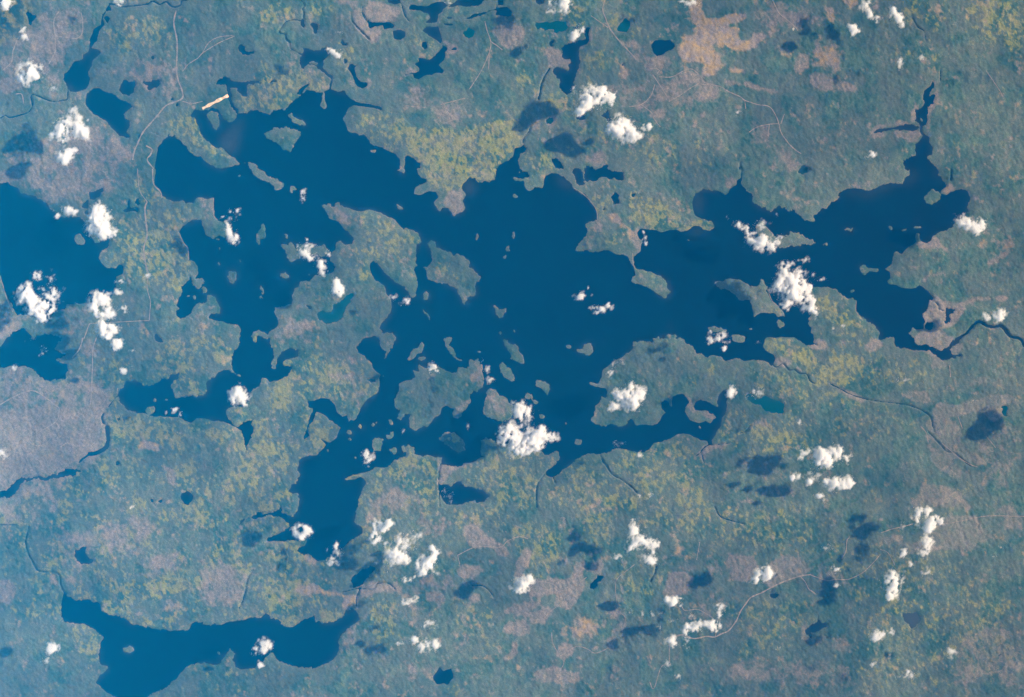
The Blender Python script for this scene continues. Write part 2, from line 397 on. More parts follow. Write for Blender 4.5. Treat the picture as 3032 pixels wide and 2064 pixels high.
L 990,1060 1060,1060 1150,1025 1190,1045 1240,1030 1290,1060 1340,1105 1400,1100 1420,1030 1450,1025 1490,1100 1490,1150 1540,1240 1640,1330 1665,1385 1600,1390 1540,1350 1430,1350 1370,1390 1350,1290 1320,1230 1230,1230 1190,1180 1130,1130 1050,1120 1000,1085
L 1580,1440 1600,1410 1650,1440 1655,1470 1620,1490 1590,1475
L 1390,560 1400,500 1440,490 1480,540 1560,630 1620,640 1720,590 1790,600 1840,640 1905,680 1905,705 1800,715 1700,730 1600,735 1540,700 1440,660 1400,620
L 925,1485 1000,1475 1080,1490 1120,1520 1040,1520 950,1510
L 540,1560 620,1555 660,1595 545,1595
L 1160,1595 1160,1555 1220,1550 1280,1595
L 1520,1580 1640,1575 1680,1595 1520,1595
L 1870,1400 1905,1360 1905,1490 1875,1450
l 760 665 14 9
l 580 1465 16 10
l 1340 1500 18 10
l 1140 725 7 7
W -5,10 60,20 155,30 150,105 60,100 -5,95
W 20,250 60,225 105,235 110,320 55,335 40,290
w 237 245 20 19
G 1790,10 1820,0 1860,0 1870,30 1830,45 1795,40
Y.65 200,200 400,270 600,400 850,480 980,500 960,570 700,570 400,560 200,480 180,350
Y.4 0,500 200,600 250,650 200,750 0,740
S 795,280 860,210 850,330 850,430 810,420
S 770,570 850,530 930,580 800,600
O.8 -5,430 90,430 150,530 250,580 230,640 160,560 30,490
O.5 240,430 320,440 290,480
B.7 230,570 290,540 290,660 320,680 300,760 220,700
B.7 1130,70 1200,90 1200,130 1130,190 1090,100
B.5 1200,0 1240,0 1240,60 1200,70
D 6 1494,1130 1540,1240 1600,1290
D 6 1550,620 1480,540
Y.3 300,960 500,1020 550,1100 400,1100
C 1200,510,36,30,.7 1270,550,48,34,.7 1330,590,40,42,.8 1340,675,50,38,1 1420,705,62,55,1 1525,730,46,42,.9 1590,660,38,40,1 1430,530,50,45,.6 1530,500,20,20,.4 1460,655,60,32,.8 1125,455,14,16,.3
C 340,590,10,22,.5 358,650,15,30,.7 372,690,30,18,.7
C 1640,930,60,50,.7 1700,880,72,32,.5 1830,850,50,28,.6 1640,1020,55,70,1.1 1590,1095,62,50,1.1 1740,1060,92,80,1.2 1790,970,75,38,.6 1700,1160,80,65,1 1745,1210,60,50,1.2 1680,1270,46,40,1.1 1850,1220,60,70,.7 1870,1300,50,48,.7 1890,1120,30,46,.6 1918,1250,34,55,1.2 1940,1340,36,40,1.2 1840,1110,45,55,.6
C 960,1550,42,30,.7 1060,1560,48,32,.8 1000,1600,60,25,.5 1090,1620,22,16,.5
C 1580,425,14,26,.4
T 2400 500
W 920,-5 930,50 880,90 860,140 820,140 760,135 680,145 600,190 540,205 460,185 370,185 280,225 260,290 180,320 150,355 80,385 30,420 25,460 50,495 -5,500 -5,1110 100,1110 190,1110 230,1120 260,1160 340,1210 390,1205 450,1225 430,1290 450,1370 540,1430 600,1470 655,1530 640,1590 960,1590 960,1570 925,1530 960,1495 990,1510 1050,1500 1065,1420 1050,1350 1100,1310 1110,1240 1150,1230 1120,1170 1070,1120 1020,1085 980,1115 900,1125 820,1110 720,1060 750,1020 740,970 700,940 760,890 780,780 800,775 850,800 900,750 990,690 1040,680 1090,700 1120,680 1150,630 1200,600 1250,580 1320,550 1370,490 1420,450 1480,390 1470,340 1505,290 1490,230 1440,190 1370,195 1300,220 1280,240 1230,235 1210,210 1260,170 1270,150 1220,80 1190,60 1200,10 1180,-5
L 1060,280 1100,220 1150,180 1190,205 1225,240 1215,290 1140,340 1090,320
L 460,930 480,890 540,930 630,935 630,965 560,960 500,1005 470,960
L -5,665 45,675 30,710 -5,710
l 138 710 22 10
l 357 567 55 13
l 750 553 19 21
l 1005 550 45 11
l 880 575 36 5
l 212 453 11 11
l 258 347 8 8
l 1000 465 10 12
l 1038 468 6 6
l 393 1145 20 12
L 980,640 990,600 1020,605 1020,650 1040,690 1000,700
W 1085,1440 1150,1440 1165,1470 1130,1510 1080,1500 1065,1490
W 1250,1300 1310,1300 1360,1330 1310,1370 1300,1400 1320,1430 1290,1450 1250,1440 1270,1380 1260,1340
R 8 1150,1240 1190,1270 1200,1310 1250,1330
W -5,1510 30,1560 35,1595 -5,1595
R 11 1310,0 1315,60 1310,110
R 28 1380,1590 1460,1540 1520,1470 1580,1430 1650,1470 1720,1480 1780,1470 1830,1520 1870,1570 1960,1590 2000,1660
B1 1110,1250 1150,1180 1240,1250 1300,1300 1450,1280 1450,1310 1380,1380 1360,1460 1200,1500 1170,1440 1100,1420 1060,1480 1060,1360 1110,1310
B.9 970,1570 1200,1500 1300,1595 970,1595
O.9 1210,210 1300,150 1350,170 1280,230
B.8 1500,240 1590,250 1520,320
B.9 1000,690 1180,640 1230,740 1120,740 960,730
O.8 770,960 820,950 850,1000 800,1010
O.8 1230,710 1290,770 1230,770
B.9 1620,910 1740,880 1830,820 1900,790 1900,730 1800,800 1640,890
H 14 1060,1050 1100,1010 1250,970
H 16 1300,1290 1450,1260 1560,1220 1850,1210
O.5 1700,700 1900,760 1950,650 1900,560 1780,600
O.6 650,60 740,70 720,90 680,90
S 260,280 290,235 400,215 560,240 640,200 780,165 700,150 600,190 460,190 340,195
S 930,20 1000,40 900,140 860,140 890,80
S 1180,0 1230,0 1240,80 1190,60
Y.45 0,1200 300,1200 430,1250 430,1400 640,1550 400,1590 0,1400
O.6 60,1140 220,1130 250,1180 120,1170
B.5 60,90 110,100 150,190 100,180
D 6 427,1240 425,1330 455,1380
C 1440,480,70,50,.9 1485,540,55,45,.9 1590,530,65,52,1.1 1560,590,36,30,1 1390,520,32,32,.5
C 30,1000,25,30,.4 85,1035,55,22,.4
C 1650,1380,26,40,.55 1730,1370,25,46,.7 1790,1345,38,48,.9 1775,1400,30,32,.7
C 213,1490,15,26,.4 300,1475,30,26,.5
C 1870,1260,32,20,.35
T 0 1000
W 75,-5 40,40 0,95 -5,100 -5,270 60,275 120,270 200,265 280,265 330,310 380,370 450,400 540,400 610,385 640,300 620,240 540,225 520,200 600,185 625,165 560,140 510,100 560,40 570,-5
W 1100,545 1110,500 1160,450 1170,405 1260,400 1320,420 1340,445 1380,435 1450,440 1490,400 1510,375 1570,380 1620,340 1670,340 1690,380 1640,400 1600,450 1630,510 1645,575 1690,555 1790,545 1905,540 1905,745 1850,750 1790,800 1740,775 1680,745 1600,745 1540,740 1450,735 1400,735 1350,700 1250,695 1190,680 1160,640 1130,590
l 1405 680 45 40
l 1450 590 12 20
l 1560 585 12 18
R 11 1105,545 1060,590 1015,650
R 20 970,715 955,750 970,800
R 38 1000,840 1010,900 1010,980 980,1040 900,1080 840,1090
R 18 840,1090 780,1130 745,1165
W 0,1440 70,1420 120,1370 190,1300 300,1305 420,1310 540,1270 610,1225 700,1235 770,1235 740,1255 620,1300 530,1300 440,1340 300,1325 230,1335 180,1380 150,1450 60,1505 -5,1490
W 1440,-5 1500,-5 1535,45 1500,45 1460,30
w 1750 1500 60 64
w 1425 1530 18 18
w 1500 1530 22 15
w 1100 1175 17 24
w 1120 765 20 17
B.9 -5,680 300,660 480,580 560,650 700,700 830,600 850,490 1050,520 990,650 940,720 950,850 940,960 880,1050 780,1110 720,1170 600,1230 430,1290 200,1290 100,1340 -5,1420
B.5 -5,560 600,400 900,300 1100,500 900,1200 500,1400 -5,1550
B.5 -5,290 250,280 350,380 500,410 450,500 300,500 0,620
B.5 700,0 950,0 900,450 1100,440 1050,520 850,480 780,200
O.8 1280,1010 1380,950 1460,970 1490,1070 1400,1060
B.7 1520,1190 1640,1220 1640,1400 1580,1330
B.4 0,1500 250,1350 600,1320 600,1590 0,1590
D 10 905,0 875,100 865,300 860,450 850,600 835,660
D 13 780,0 750,100 680,190
D 12 0,630 120,560 250,505 330,500 430,560 560,660
D 8 1105,470 1095,520
D 8 560,660 530,780 360,890
D 9 0,840 170,920 340,1010 440,990
D 9 570,1020 640,985 720,1020
D 8 280,500 290,400 270,360
Y.5 1000,700 1200,740 1400,750 1700,800 1900,850 1900,1000 1600,1100 1450,900 1200,950 1050,900
Y.4 750,1180 1000,1180 1020,1330 900,1300
Y.4 1700,1200 1900,1300 1880,1400 1750,1340
Y.4 400,1450 650,1500 800,1430 640,1540
Y.3 1300,150 1900,50 1900,500 1700,500 1600,200
C 1090,55,50,42,1.3 1075,80,34,26,1.1
C 1240,115,30,18,.45
C 1150,298,32,26,.8 1220,250,20,36,.35
C 385,160,25,28,.6 400,90,20,36,.35 430,110,15,22,.35
C 140,285,30,25,.6
C 300,20,40,26,.35
C 15,1090,45,48,.8
C 1640,672,23,26,.9 1690,720,16,26,.5 1560,700,28,20,.35
C 1705,1310,32,32,.4
T 600 1000
W -5,-5 1905,-5 1905,1590 -5,1590
L -5,-5 345,-5 330,100 280,130 265,270 290,330 350,345 355,370 320,350 260,325 240,290 160,310 80,380 50,420 30,530 -5,540
L -5,755 100,775 200,785 260,820 330,850 370,870 390,950 410,1080 430,980 470,890 450,810 490,750 440,775 380,790 340,835 290,820 250,770 220,700 230,670 290,645 380,650 430,600 460,520 480,480 540,450 550,370 610,385 620,410 700,400 800,360 840,290 840,275 770,270 755,240 770,205 880,185 900,170 890,120 860,100 800,95 750,130 700,190 690,250 660,280 640,230 670,180 660,100 630,60 620,-5 1500,-5 1460,60 1440,100 1470,145 1520,160 1530,200 1570,220 1610,300 1660,350 1660,430 1640,520 1530,590 1490,650 1470,690 1430,780 1390,760 1370,790 1340,730 1300,740 1260,690 1240,620 1160,565 1100,565 1040,590 980,590 990,650 1040,660 1000,750 970,870 940,930 960,950 1000,920 985,850 1040,780 1070,690 1130,710 1200,770 1290,850 1250,940 1190,985 1100,940 1160,1000 1120,1050 1080,1100 1000,1100 900,1140 890,1230 915,1290 860,1370 820,1370 790,1450 840,1455 890,1445 905,1500 900,1590 -5,1590
L 470,-5 520,-5 500,50 480,40
L 560,-5 610,-5 600,20 575,15
L 1640,-5 1810,-5 1800,40 1750,130 1720,200 1700,210 1720,130 1670,100
L 1850,420 1905,400 1905,730 1850,780 1820,740 1860,680 1800,650 1800,580 1830,520
L 1905,1110 1790,1150 1730,1215 1630,1215 1540,1255 1420,1280 1330,1320 1350,1335 1420,1330 1480,1300 1540,1345 1500,1420 1460,1520 1450,1590 1905,1590
L 1580,1020 1600,960 1640,930 1700,950 1690,1000 1660,1060 1600,1060
L 1715,920 1780,880 1790,920 1740,960
l 1375 880 25 28
l 1375 950 15 15
l 1485 835 17 20
l 1600 825 15 11
l 1635 805 10 14
l 1760 795 22 17
l 1795 1060 34 31
l 1170 1055 12 15
l 1430 1125 10 12
l 1120 1180 8 11
l 1105 1100 18 8
l 1440 1040 7 6
l 1885 1050 14 38
l 665 280 25 14
l 1690 360 16 8
l 1720 850 8 10
w 1585 400 42 16
Y1 720,1080 790,1070 800,1170 780,1290 720,1260 710,1170
y.8 330 1020 60 40
y.7 130 1080 80 25
y.9 440 1240 40 60
y.9 520 1210 45 45
y.9 630 1230 38 90
y.8 340 1300 40 50
y.9 590 1330 45 22
y.8 700 1350 30 25
y.7 240 1400 80 30
y.8 370 1400 40 20
y.9 50 1480 60 60
y.8 250 1530 70 40
y.8 500 1500 60 50
y.8 700 1490 50 50
y.7 640 1050 60 20
y.8 820 890 40 25
y.8 620 910 40 25
y.6 780 740 25 50
y.7 500 1070 40 30
y.6 90 930 40 50
y.6 150 1270 70 40
B.5 780,930 900,920 960,960 880,1020
B.5 1700,1440 1850,1350 1900,1590 1600,1590
Y.5 1740,1220 1900,1130 1900,1350 1600,1300 1500,1350 1340,1320 1600,1240
Y.2 1000,200 1500,200 1600,500 1400,750 1200,550 700,600 700,450
B.3 1100,100 1400,100 1600,350 1550,550 1300,600 1200,300
C 300,510,52,46,1 350,480,42,42,1 300,580,42,50,1 370,570,32,52,1 410,560,32,50,.5 400,625,20,22,.8
C 1520,1080,30,40,.8 1537,1140,36,48,1 1590,1110,20,40,.4
C 1878,880,20,26,.45
T 1200 1000
W -5,-5 1905,-5 1905,1120 1890,1080 1835,1090 1780,1100 1700,1085 1640,1120 1560,1180 1440,1280 1400,1300 1360,1310 1310,1275 1340,1240 1400,1180 1450,1110 1450,1070 1420,1050 1380,1075 1330,1100 1260,1060 1100,1060 950,1020 900,1010 830,970 750,930 700,960 700,1010 700,1090 740,1110 640,1160 560,1180 470,1205 400,1200 340,1180 350,1110 290,1130 250,1110 200,1100 150,1115 80,1090 90,1040 30,1000 -5,1010
L -5,405 60,395 95,370 60,290 85,310 130,320 120,240 190,290 250,260 330,280 420,320 450,320 490,310 490,270 600,280 600,210 685,195 715,270 740,360 735,460 680,500 650,490 610,530 605,600 560,680 510,740 450,760 430,710 450,670 390,630 340,660 325,720 270,750 200,840 180,830 100,875 60,860 30,780 50,720 -5,705
l 155 195 36 22
L 10,200 70,110 120,100 150,40 180,70 150,145 110,150 70,200 25,220
L 350,-5 430,-5 430,40 400,60 450,110 490,190 535,200 520,230 480,220 440,160 395,120 380,60
l 690 135 14 18
L 920,25 960,35 1040,90 1115,180 1110,245 1060,225 1000,200 980,140 930,90
L 870,240 920,235 1000,300 1030,380 1005,410 940,370 900,320 880,280
L 1230,390 1290,410 1330,430 1360,490 1330,545 1290,510 1250,470 1225,430
L 1125,520 1180,525 1195,570 1250,600 1245,625 1200,600 1180,575 1130,565
L 1600,110 1660,110 1670,60 1740,40 1755,90 1775,125 1710,170 1680,150 1610,140
l 1530 88 26 14
l 1842 50 9 12
l 1243 145 8 7
l 1090 410 16 10
L 760,490 800,480 850,490 885,550 950,560 1010,660 1010,700 980,770 880,785 760,755 745,690 715,680 755,590 765,540
l 1625 975 32 28
l 1270 735 22 18
l 1795 325 8 10
l 1000 580 10 10
l 1506 805 9 14
L 1905,260 1850,300 1840,380 1800,430 1720,415 1725,435 1790,460 1840,470 1905,475
L 1905,570 1840,545 1835,580 1780,640 1770,730 1740,760 1790,820 1860,830 1905,850
L 310,940 360,890 450,890 520,930 560,1000 560,1060 500,1080 440,1040 380,1000
W 325,1375 390,1370 430,1400 450,1370 510,1340 540,1375 620,1390 690,1420 770,1460 775,1490 740,1540 680,1540 620,1525 560,1550 460,1570 390,1560 350,1520 325,1460
R 6 335,1180 320,1250 315,1370 322,1580
R 8 1310,1275 1240,1370 1225,1480 1235,1590
R 8 1385,1310 1405,1360
R 9 1830,1100 1850,1160 1900,1220
Y.9 320,930 380,900 500,900 540,960 470,970
B.7 290,1130 345,1130 330,1180 600,1180 480,1230 380,1330 330,1360
B.6 600,220 690,210 735,430 680,490 620,440
B.6 600,530 600,620 530,720 450,760 450,690
B.4 760,500 850,500 1000,680 950,760 780,740
Y.8 740,940 900,980 940,1030 850,1040 750,990
O.6 800,1030 900,1030 880,1060
Y.45 0,1000 100,1100 300,1150 320,1590 0,1590
Y.55 700,1110 1000,1060 1400,1080 1380,1180 1250,1300 1200,1590 800,1550 790,1450 520,1340 500,1230 600,1180
Y.45 1300,1300 1700,1100 1900,1250 1900,1590 1250,1590
O.5 1680,1520 1750,1500 1800,1560 1700,1590
B.6 0,1560 130,1480 160,1560 60,1600
C 265,280,38,35,.9 225,300,22,20,.7 300,300,28,30,.8
C 1090,670,75,58,1.1 1060,720,60,42,.9 1140,730,40,60,.8 975,900,90,85,1.3 940,840,40,30,.9 1130,1000,110,70,1.4 1060,1050,70,55,1.1 1240,910,90,60,1.3 1270,840,55,42,.7 1350,930,60,38,.9 1200,980,80,70,1.1 920,950,45,50,1 1120,830,55,35,.5
C 770,300,34,30,.4 810,390,42,30,.5 720,215,28,25,.35
C 598,825,14,35,.4
C 400,1450,50,45,.4 430,1520,22,40,.4
T 1800 1000
L -5,-5 1905,-5 1905,1590 -5,1590
W -5,-5 420,-5 430,30 380,45 330,40 250,40 225,110 180,150 130,190 80,210 20,250 -5,280
W 690,-5 745,50 800,80 825,110 830,150 940,175 1000,160 1060,180 1100,220 1140,210 1200,190 1290,220 1350,205 1450,215 1500,225 1530,270 1560,240 1570,200 1550,160 1480,120 1450,80 1470,35 1480,-5
W 1740,-5 1905,-5 1905,80 1870,75 1800,30
l 1230 15 62 30
W -5,820 60,815 120,830 180,810 180,780 210,765 240,790 250,820 300,820 370,815 420,830 470,810 500,740 540,710 505,660 500,610 530,585 560,590 590,640 600,560 650,530 700,525 745,570 750,620 725,650 725,700 760,770 850,800 920,780 960,810 980,770 1020,750 990,710 950,710 940,680 880,685 830,680 800,650 820,595 870,585 940,600 1000,640 1030,650 1020,600 1040,540 1070,490 1120,480 1135,520 1115,600 1110,680 1065,760 1060,830 1020,880 990,940 970,970 980,1000 940,1010 930,970 870,960 820,930 770,905 700,895 640,910 570,950 500,970 430,990 400,1040 340,1075 250,1070 170,1045 60,1040 -5,1070
l 860 835 10 18
L 570,580 600,640 620,650 590,650 570,620
R 14 950,1000 900,1030 870,1070
R 9 870,1070 810,1120
R 8 870,1070 890,1120 900,1170
R 8 970,1005 1050,1000 1140,985
R 7 700,490 705,520
G 1280,540 1330,520 1400,580 1480,545 1560,580 1650,620 1645,700 1560,710 1470,680 1430,630 1340,610
R 12 1545,255 1580,275 1640,245 1690,300 1750,300 1790,330 1860,340 1890,400 1940,430
R 7 -10,1210 40,1280 130,1330 220,1400 270,1450
R 9 1230,895 1290,875 1340,820
H 14 1290,880 1350,820 1420,795 1540,840 1600,850 1650,820
B.9 1560,220 1620,170 1680,210 1720,270 1640,260 1560,260
B.9 800,1130 850,1060 930,980 1000,1000 1140,970 1160,990 1000,1030 930,1080 900,1140 860,1100
B.9 700,500 760,560 800,600 800,660 940,690 1010,750 970,800 950,760 850,700 730,670 740,600
O.6 600,510 700,490 620,540 590,600
Y.9 960,180 1060,180 1080,215 1000,210
Y.7 830,165 920,180 880,210
Y.6 1450,30 1700,0 1900,100 1900,300 1700,200 1580,150
Y.5 900,220 1100,240 1000,330 930,320
Y.4 1300,250 1900,400 1900,700 1700,700 1600,550 1300,450
Y.4 1100,600 1500,750 1900,700 1900,1150 1300,1100 1050,1000 1000,900
Y.4 0,1050 600,950 800,950 750,1150 900,1250 1150,1250 1100,1590 0,1590
O.6 560,1230 680,1230 640,1280
C 195,480,45,70,.8 110,530,62,50,1 300,510,55,55,1 210,600,85,60,1.2 250,600,40,38,1.1 60,640,40,38,.8 10,670,25,22,.5 180,560,110,50,.8 270,440,20,16,.4
C 20,330,30,40,.5 130,225,24,30,.4 50,240,34,36,.35
C 1158,508,38,55,1.1
C 1395,510,48,55,.5 1300,560,24,24,.4
C 110,990,50,26,.45 80,1010,20,30,.45
C 295,1095,26,24,.6
C 1790,785,26,34,.4
C 1850,1070,50,40,.6 1800,1120,24,40,.5 1785,1170,14,20,.4
C 1735,1305,26,26,.9 1790,1300,45,45,.6 1890,1350,26,30,.9
C 950,30,42,28,.9 1045,8,35,20,1 1083,105,18,26,.9 1120,40,25,26,.45
C 1400,38,36,20,.35
C 395,1480,26,38,.5 292,1495,12,18,.6
T 2400 1000
W 610,-5 790,-5 780,40 800,85 900,105 1000,125 1040,120 1110,115 1170,160 1230,200 1290,205 1330,190 1400,185 1405,160 1330,160 1305,120 1340,85 1380,40 1415,-5 1350,-5 1320,50 1260,100 1220,120 1150,95 1080,60 1030,75 980,45 950,-5
L 700,-5 790,-5 775,20
W -5,-5 30,-5 25,40 60,65 -5,75
W 1850,-5 1905,-5 1905,15
B.9 20,20 120,20 180,110 60,105 -5,95
B.9 530,60 600,30 680,50 640,120 500,130
B1 950,0 1350,0 1310,60 1230,115 1150,90 1090,60 1030,70 980,40
B.9 1010,120 1120,120 1180,170 1250,220 1320,240 1340,290 1280,250 1210,290 1140,280 1160,200 1120,140
B.8 1310,120 1400,40 1430,80 1360,160
D 10 1300,260 1310,370
B.6 1450,380 1850,360 1800,430 1500,480
B.8 860,540 930,500 1080,500 1120,600 1040,620
B1 1120,680 1200,640 1380,640 1480,600 1600,570 1750,540 1900,540 1900,620 1790,630 1780,750 1700,780 1650,720 1520,680 1400,730 1180,750
B.9 1080,780 1240,760 1380,800 1420,880 1400,980 1700,1200 1500,1180 1300,1100 1170,1000 1220,980 1080,830
B.9 240,470 350,500 450,550 540,590 480,605 400,570 310,530
B.8 1120,1050 1200,1050 1400,1200 1420,1330 1250,1270 1130,1180
B.7 1030,1380 1200,1370 1400,1450 1500,1590 950,1590 1000,1500
B.6 1500,960 1700,980 1900,1150 1900,1500 1700,1350 1650,1150
B.6 1700,780 1900,800 1900,1000 1750,950
O.7 1080,900 1130,900 1220,1000 1110,980
O.6 880,765 960,775 900,790
D 8 1380,740 1420,850
D 7 1640,920 1730,1030
D 8 1230,990 1400,1130 1500,1190 1560,1210
D 9 1030,830 1080,890 1100,980
R 9 1100,880 1160,940 1270,1060 1340,1080 1400,1130 1500,1200
R 8 180,430 300,490 400,540 600,590 900,630 1100,720 1160,880
G 1790,630 1850,660 1850,740 1800,720
Y.5 0,100 250,130 450,150 500,400 300,450 0,400
Y.3 450,150 1150,200 1150,450 900,480 500,450
Y.3 100,500 800,650 1000,900 700,1000 200,950
C 110,1080,85,50,1.2 140,1160,85,50,1.2 245,1070,62,55,1.2 330,1130,40,42,1 50,1150,35,40,.8
C 20,1290,62,70,.4 90,1290,26,32,.4 0,1350,22,22,.7
C 240,1365,100,52,1.3 150,1360,38,30,.9 370,1360,34,50,.9 330,1410,35,22,.8
C 85,1485,36,28,.9 140,1530,22,28,.4
C 490,1120,28,26,.3
C 1520,590,45,15,.35
C 860,395,60,22,.35
T 0 1500
W 780,365 815,370 805,430 840,480 885,500 860,535 810,545 740,530 710,480 720,420
W 600,790 650,840 720,870 820,870 880,895 945,910 945,985 1010,1015 1100,1025 1180,1050 1230,1100 1320,1120 1440,1145 1600,1160 1770,1155 1800,1090 1905,1070 1905,1460 1850,1465 1760,1500 1700,1550 1650,1605 1560,1700 1420,1760 1300,1850 1150,1810 1000,1740 900,1650 935,1583 1020,1510 1010,1490 950,1490 925,1430 940,1290 980,1220 900,1150 780,1105 600,1080 570,1020 575,920
l 1205 1340 48 32
R 11 0,170 150,170
R 10 270,180 240,330 260,430 300,510 360,600 540,630 570,740 600,800
B.8 -5,650 100,680 160,760 120,900 -5,880
B.4 0,0 400,60 500,150 200,160 0,140
B.35 450,250 900,200 1350,100 1500,200 1300,450 850,430 700,600 550,580
B.6 1300,480 1650,450 1650,620 1450,640 1350,600
B.6 600,650 740,620 720,740 600,760
Y.85 1370,690 1480,680 1600,740 1700,700 1900,620 1900,820 1750,800 1650,860 1450,850 1370,760
Y.7 960,900 1040,880 1080,980 1000,1000
Y.6 1130,780 1300,780 1280,900 1170,900
Y.6 730,800 930,860 880,880 720,850
Y.5 1580,50 1700,100 1650,180 1350,30
Y.6 900,660 1050,640 1030,700 920,700
O.6 1450,930 1700,880 1740,980 1500,1020
B.6 200,1240 190,1300 40,1440 20,1400
O.8 460,640 510,630 550,740 520,750
C 475,1335,42,45,.9 530,1310,50,35,.35 420,1430,35,28,.4
C 1240,5,20,20,.7
T 600 1500
W 900,-5 1445,-5 1440,80 1415,130 1440,170 1495,200 1490,265 1430,270 1370,330 1330,360 1300,420 1230,450 1160,480 1130,505 1080,510 1040,480 1020,450 960,455 900,430 875,410 920,380 980,340 1000,310 920,310 820,320 740,325 610,325 600,305 640,280 720,250 810,210 820,150 770,125 730,90 700,80 600,95 500,110 440,110 400,120 350,165 335,160 370,115 450,100 510,55 550,50 570,75 640,65 700,40 730,-5 740,40 800,90 850,90 880,50
B.8 590,305 620,330 760,330 740,345 590,340
O.9 870,420 930,460 990,450 1050,520 1000,520 900,460
W 1400,650 1480,610 1560,550 1620,580 1600,630 1540,670 1470,760 1410,770 1395,720
R 9 1310,800 1420,775 1480,760
R 8 1480,770 1600,770 1640,720 1740,720 1800,770
R 10 1470,780 1440,860 1445,950
R 9 470,600 420,680 390,840 340,960
W -5,1085 30,1110 90,1120 110,1095 180,1105 230,1080 330,1065 440,1050 540,1040 570,1000 620,1015 640,1045 700,1050 740,1070 745,1120 790,1130 880,1105 960,1050 1040,1020 1050,1080 1090,1070 1110,1100 1220,1080 1310,1040 1330,990 1400,945 1450,980 1465,1050 1440,1080 1360,1140 1310,1190 1270,1270 1285,1330 1240,1410 1170,1470 1080,1505 990,1515 890,1505 800,1480 720,1450 680,1410 650,1350 600,1410 580,1440 480,1510 350,1530 310,1500 285,1430 310,1370 250,1335 210,1400 160,1470 80,1480 -5,1460
l 150 1378 14 20
O.9 860,770 1000,730 1040,720 1120,770 1300,800 1340,830 1460,820 1440,940 1380,940 1320,980 1320,840 1180,830 1060,810 960,830 880,800
B.8 1470,790 1500,740 1580,700 1700,730 1880,750 1890,820 1800,800 1650,790 1520,850
B.6 0,570 340,560 420,690 370,850 300,920 0,920
Y.6 200,400 420,420 500,560 420,600 300,520
Y.6 450,680 680,620 680,860 520,840
Y.6 880,900 1180,880 1150,960 1320,1000 1250,1080 1080,1050 900,980
Y.6 690,720 850,740 840,880 760,850
Y.5 0,400 160,480 150,580 0,580
Y.5 1500,900 1800,900 1880,1020 1600,1040
Y.4 1560,1080 1800,1100 1800,1250 1650,1250
Y.5 400,120 680,90 800,150 660,180 420,200
Y.6 560,0 720,0 640,60
B.4 1300,1210 1440,1150 1420,1290 1290,1350
B.4 1250,1460 1400,1380 1500,1450 1350,1530
Y.4 600,360 850,350 860,480 650,450
B.5 1480,0 1800,0 1800,60 1600,100
C 940,235,75,58,1.1 945,190,30,25,.8 1010,230,38,28,.8 930,290,40,22,.8
C 1245,365,28,35,.8 1270,430,55,60,.35 1215,515,58,30,.5 1160,400,20,26,.35
C 1690,165,80,40,1.2 1695,215,34,26,1.1 1740,150,40,28,1.1 1615,220,20,40,.8 1620,295,48,45,1.2 1590,330,20,20,.9
C 1735,360,40,50,.5 1860,330,60,70,.7 1790,480,75,60,.9 1890,480,50,45,1 1625,540,20,30,.4 1830,420,60,40,.5 1720,590,35,35,.3
C 575,1295,55,50,1 490,1345,32,30,.7 570,1360,40,30,.7 630,1340,25,28,.5
C 543,1480,24,28,.9
C 1835,1272,32,18,.5
C 1885,890,18,38,.8
C 1900,690,12,35,.7
T 1200 1500
W 1735,700 1790,660 1850,640 1870,660 1840,690 1800,720 1785,760 1765,780 1730,750
W 255,1605 320,1500 360,1540 430,1515 450,1600 400,1660 300,1665
R 7 620,740 720,740 790,790 830,850
D 8 490,455 620,390 700,370 800,375 900,375 960,320 1070,280 1150,300
D 7 490,455 510,540
D 8 1250,700 1390,730 1490,860 1440,920 1360,980 1295,1055
D 7 1490,860 1600,780 1650,700 1700,660
D 8 1370,1180 1380,1270 1430,1370 1460,1395
D 8 1460,1395 1480,1380 1600,1310 1700,1330 1780,1370 1900,1320 1960,1240
D 8 1490,1400 1480,1480 1440,1540
D 12 1105,1145 1145,1145
B.8 540,180 620,170 850,320 930,370 970,450 900,470 820,400 620,380 560,300
B1 480,600 560,545 700,560 740,610 640,660 480,660
B.8 190,820 260,780 350,800 370,900 220,890
B.6 170,660 500,660 700,720 600,760 380,780 300,780 180,720
B.8 1040,500 1120,400 1180,400 1140,560 1080,670 1020,660
B1 1180,700 1450,670 1560,700 1600,520 1700,520 1640,620 1680,720 1640,820 1580,900 1540,960 1400,920 1420,800 1300,840 1150,830
B.8 920,970 1050,900 1290,880 1200,980 1050,1020 920,1010
B.8 1160,1040 1300,950 1420,960 1280,1080 1180,1080
B.9 920,1090 1100,1060 1170,1150 1080,1200 930,1180
B.7 1000,1240 1060,1260 1040,1370 960,1440 900,1440 990,1340
B.8 1390,1380 1480,1280 1600,1310 1560,1400 1450,1400
B.8 1740,560 1830,490 1850,560 1820,630 1760,640
O.6 1480,1080 1640,1020 1840,1060 1820,1180 1700,1270 1540,1180
O.5 690,1440 800,1380 840,1440 700,1490
B.7 580,840 700,810 740,860 620,900
B.7 1200,1550 1400,1500 1620,1560 1640,1640 1200,1640
B.5 0,80 130,100 420,170 400,220 200,220 100,220
B.4 0,700 180,720 180,800 0,820
O.5 1840,390 1900,380 1900,450 1850,420
O.5 450,1030 560,930 600,1050 480,1090
B.4 0,900 150,950 150,1050 0,1100
O.4 430,1200 520,1180 480,1400 440,1400
B.4 0,1500 280,1480 260,1600 0,1600
Y.4 350,0 1000,20 900,200 700,150 450,200
Y.4 850,150 1200,150 1500,250 1500,480 1200,550 1000,350
Y.35 1500,0 1900,0 1900,400 1600,250
Y.3 400,850 900,850 900,1400 500,1150
Y.3 1250,400 1400,400 1400,700 1250,650
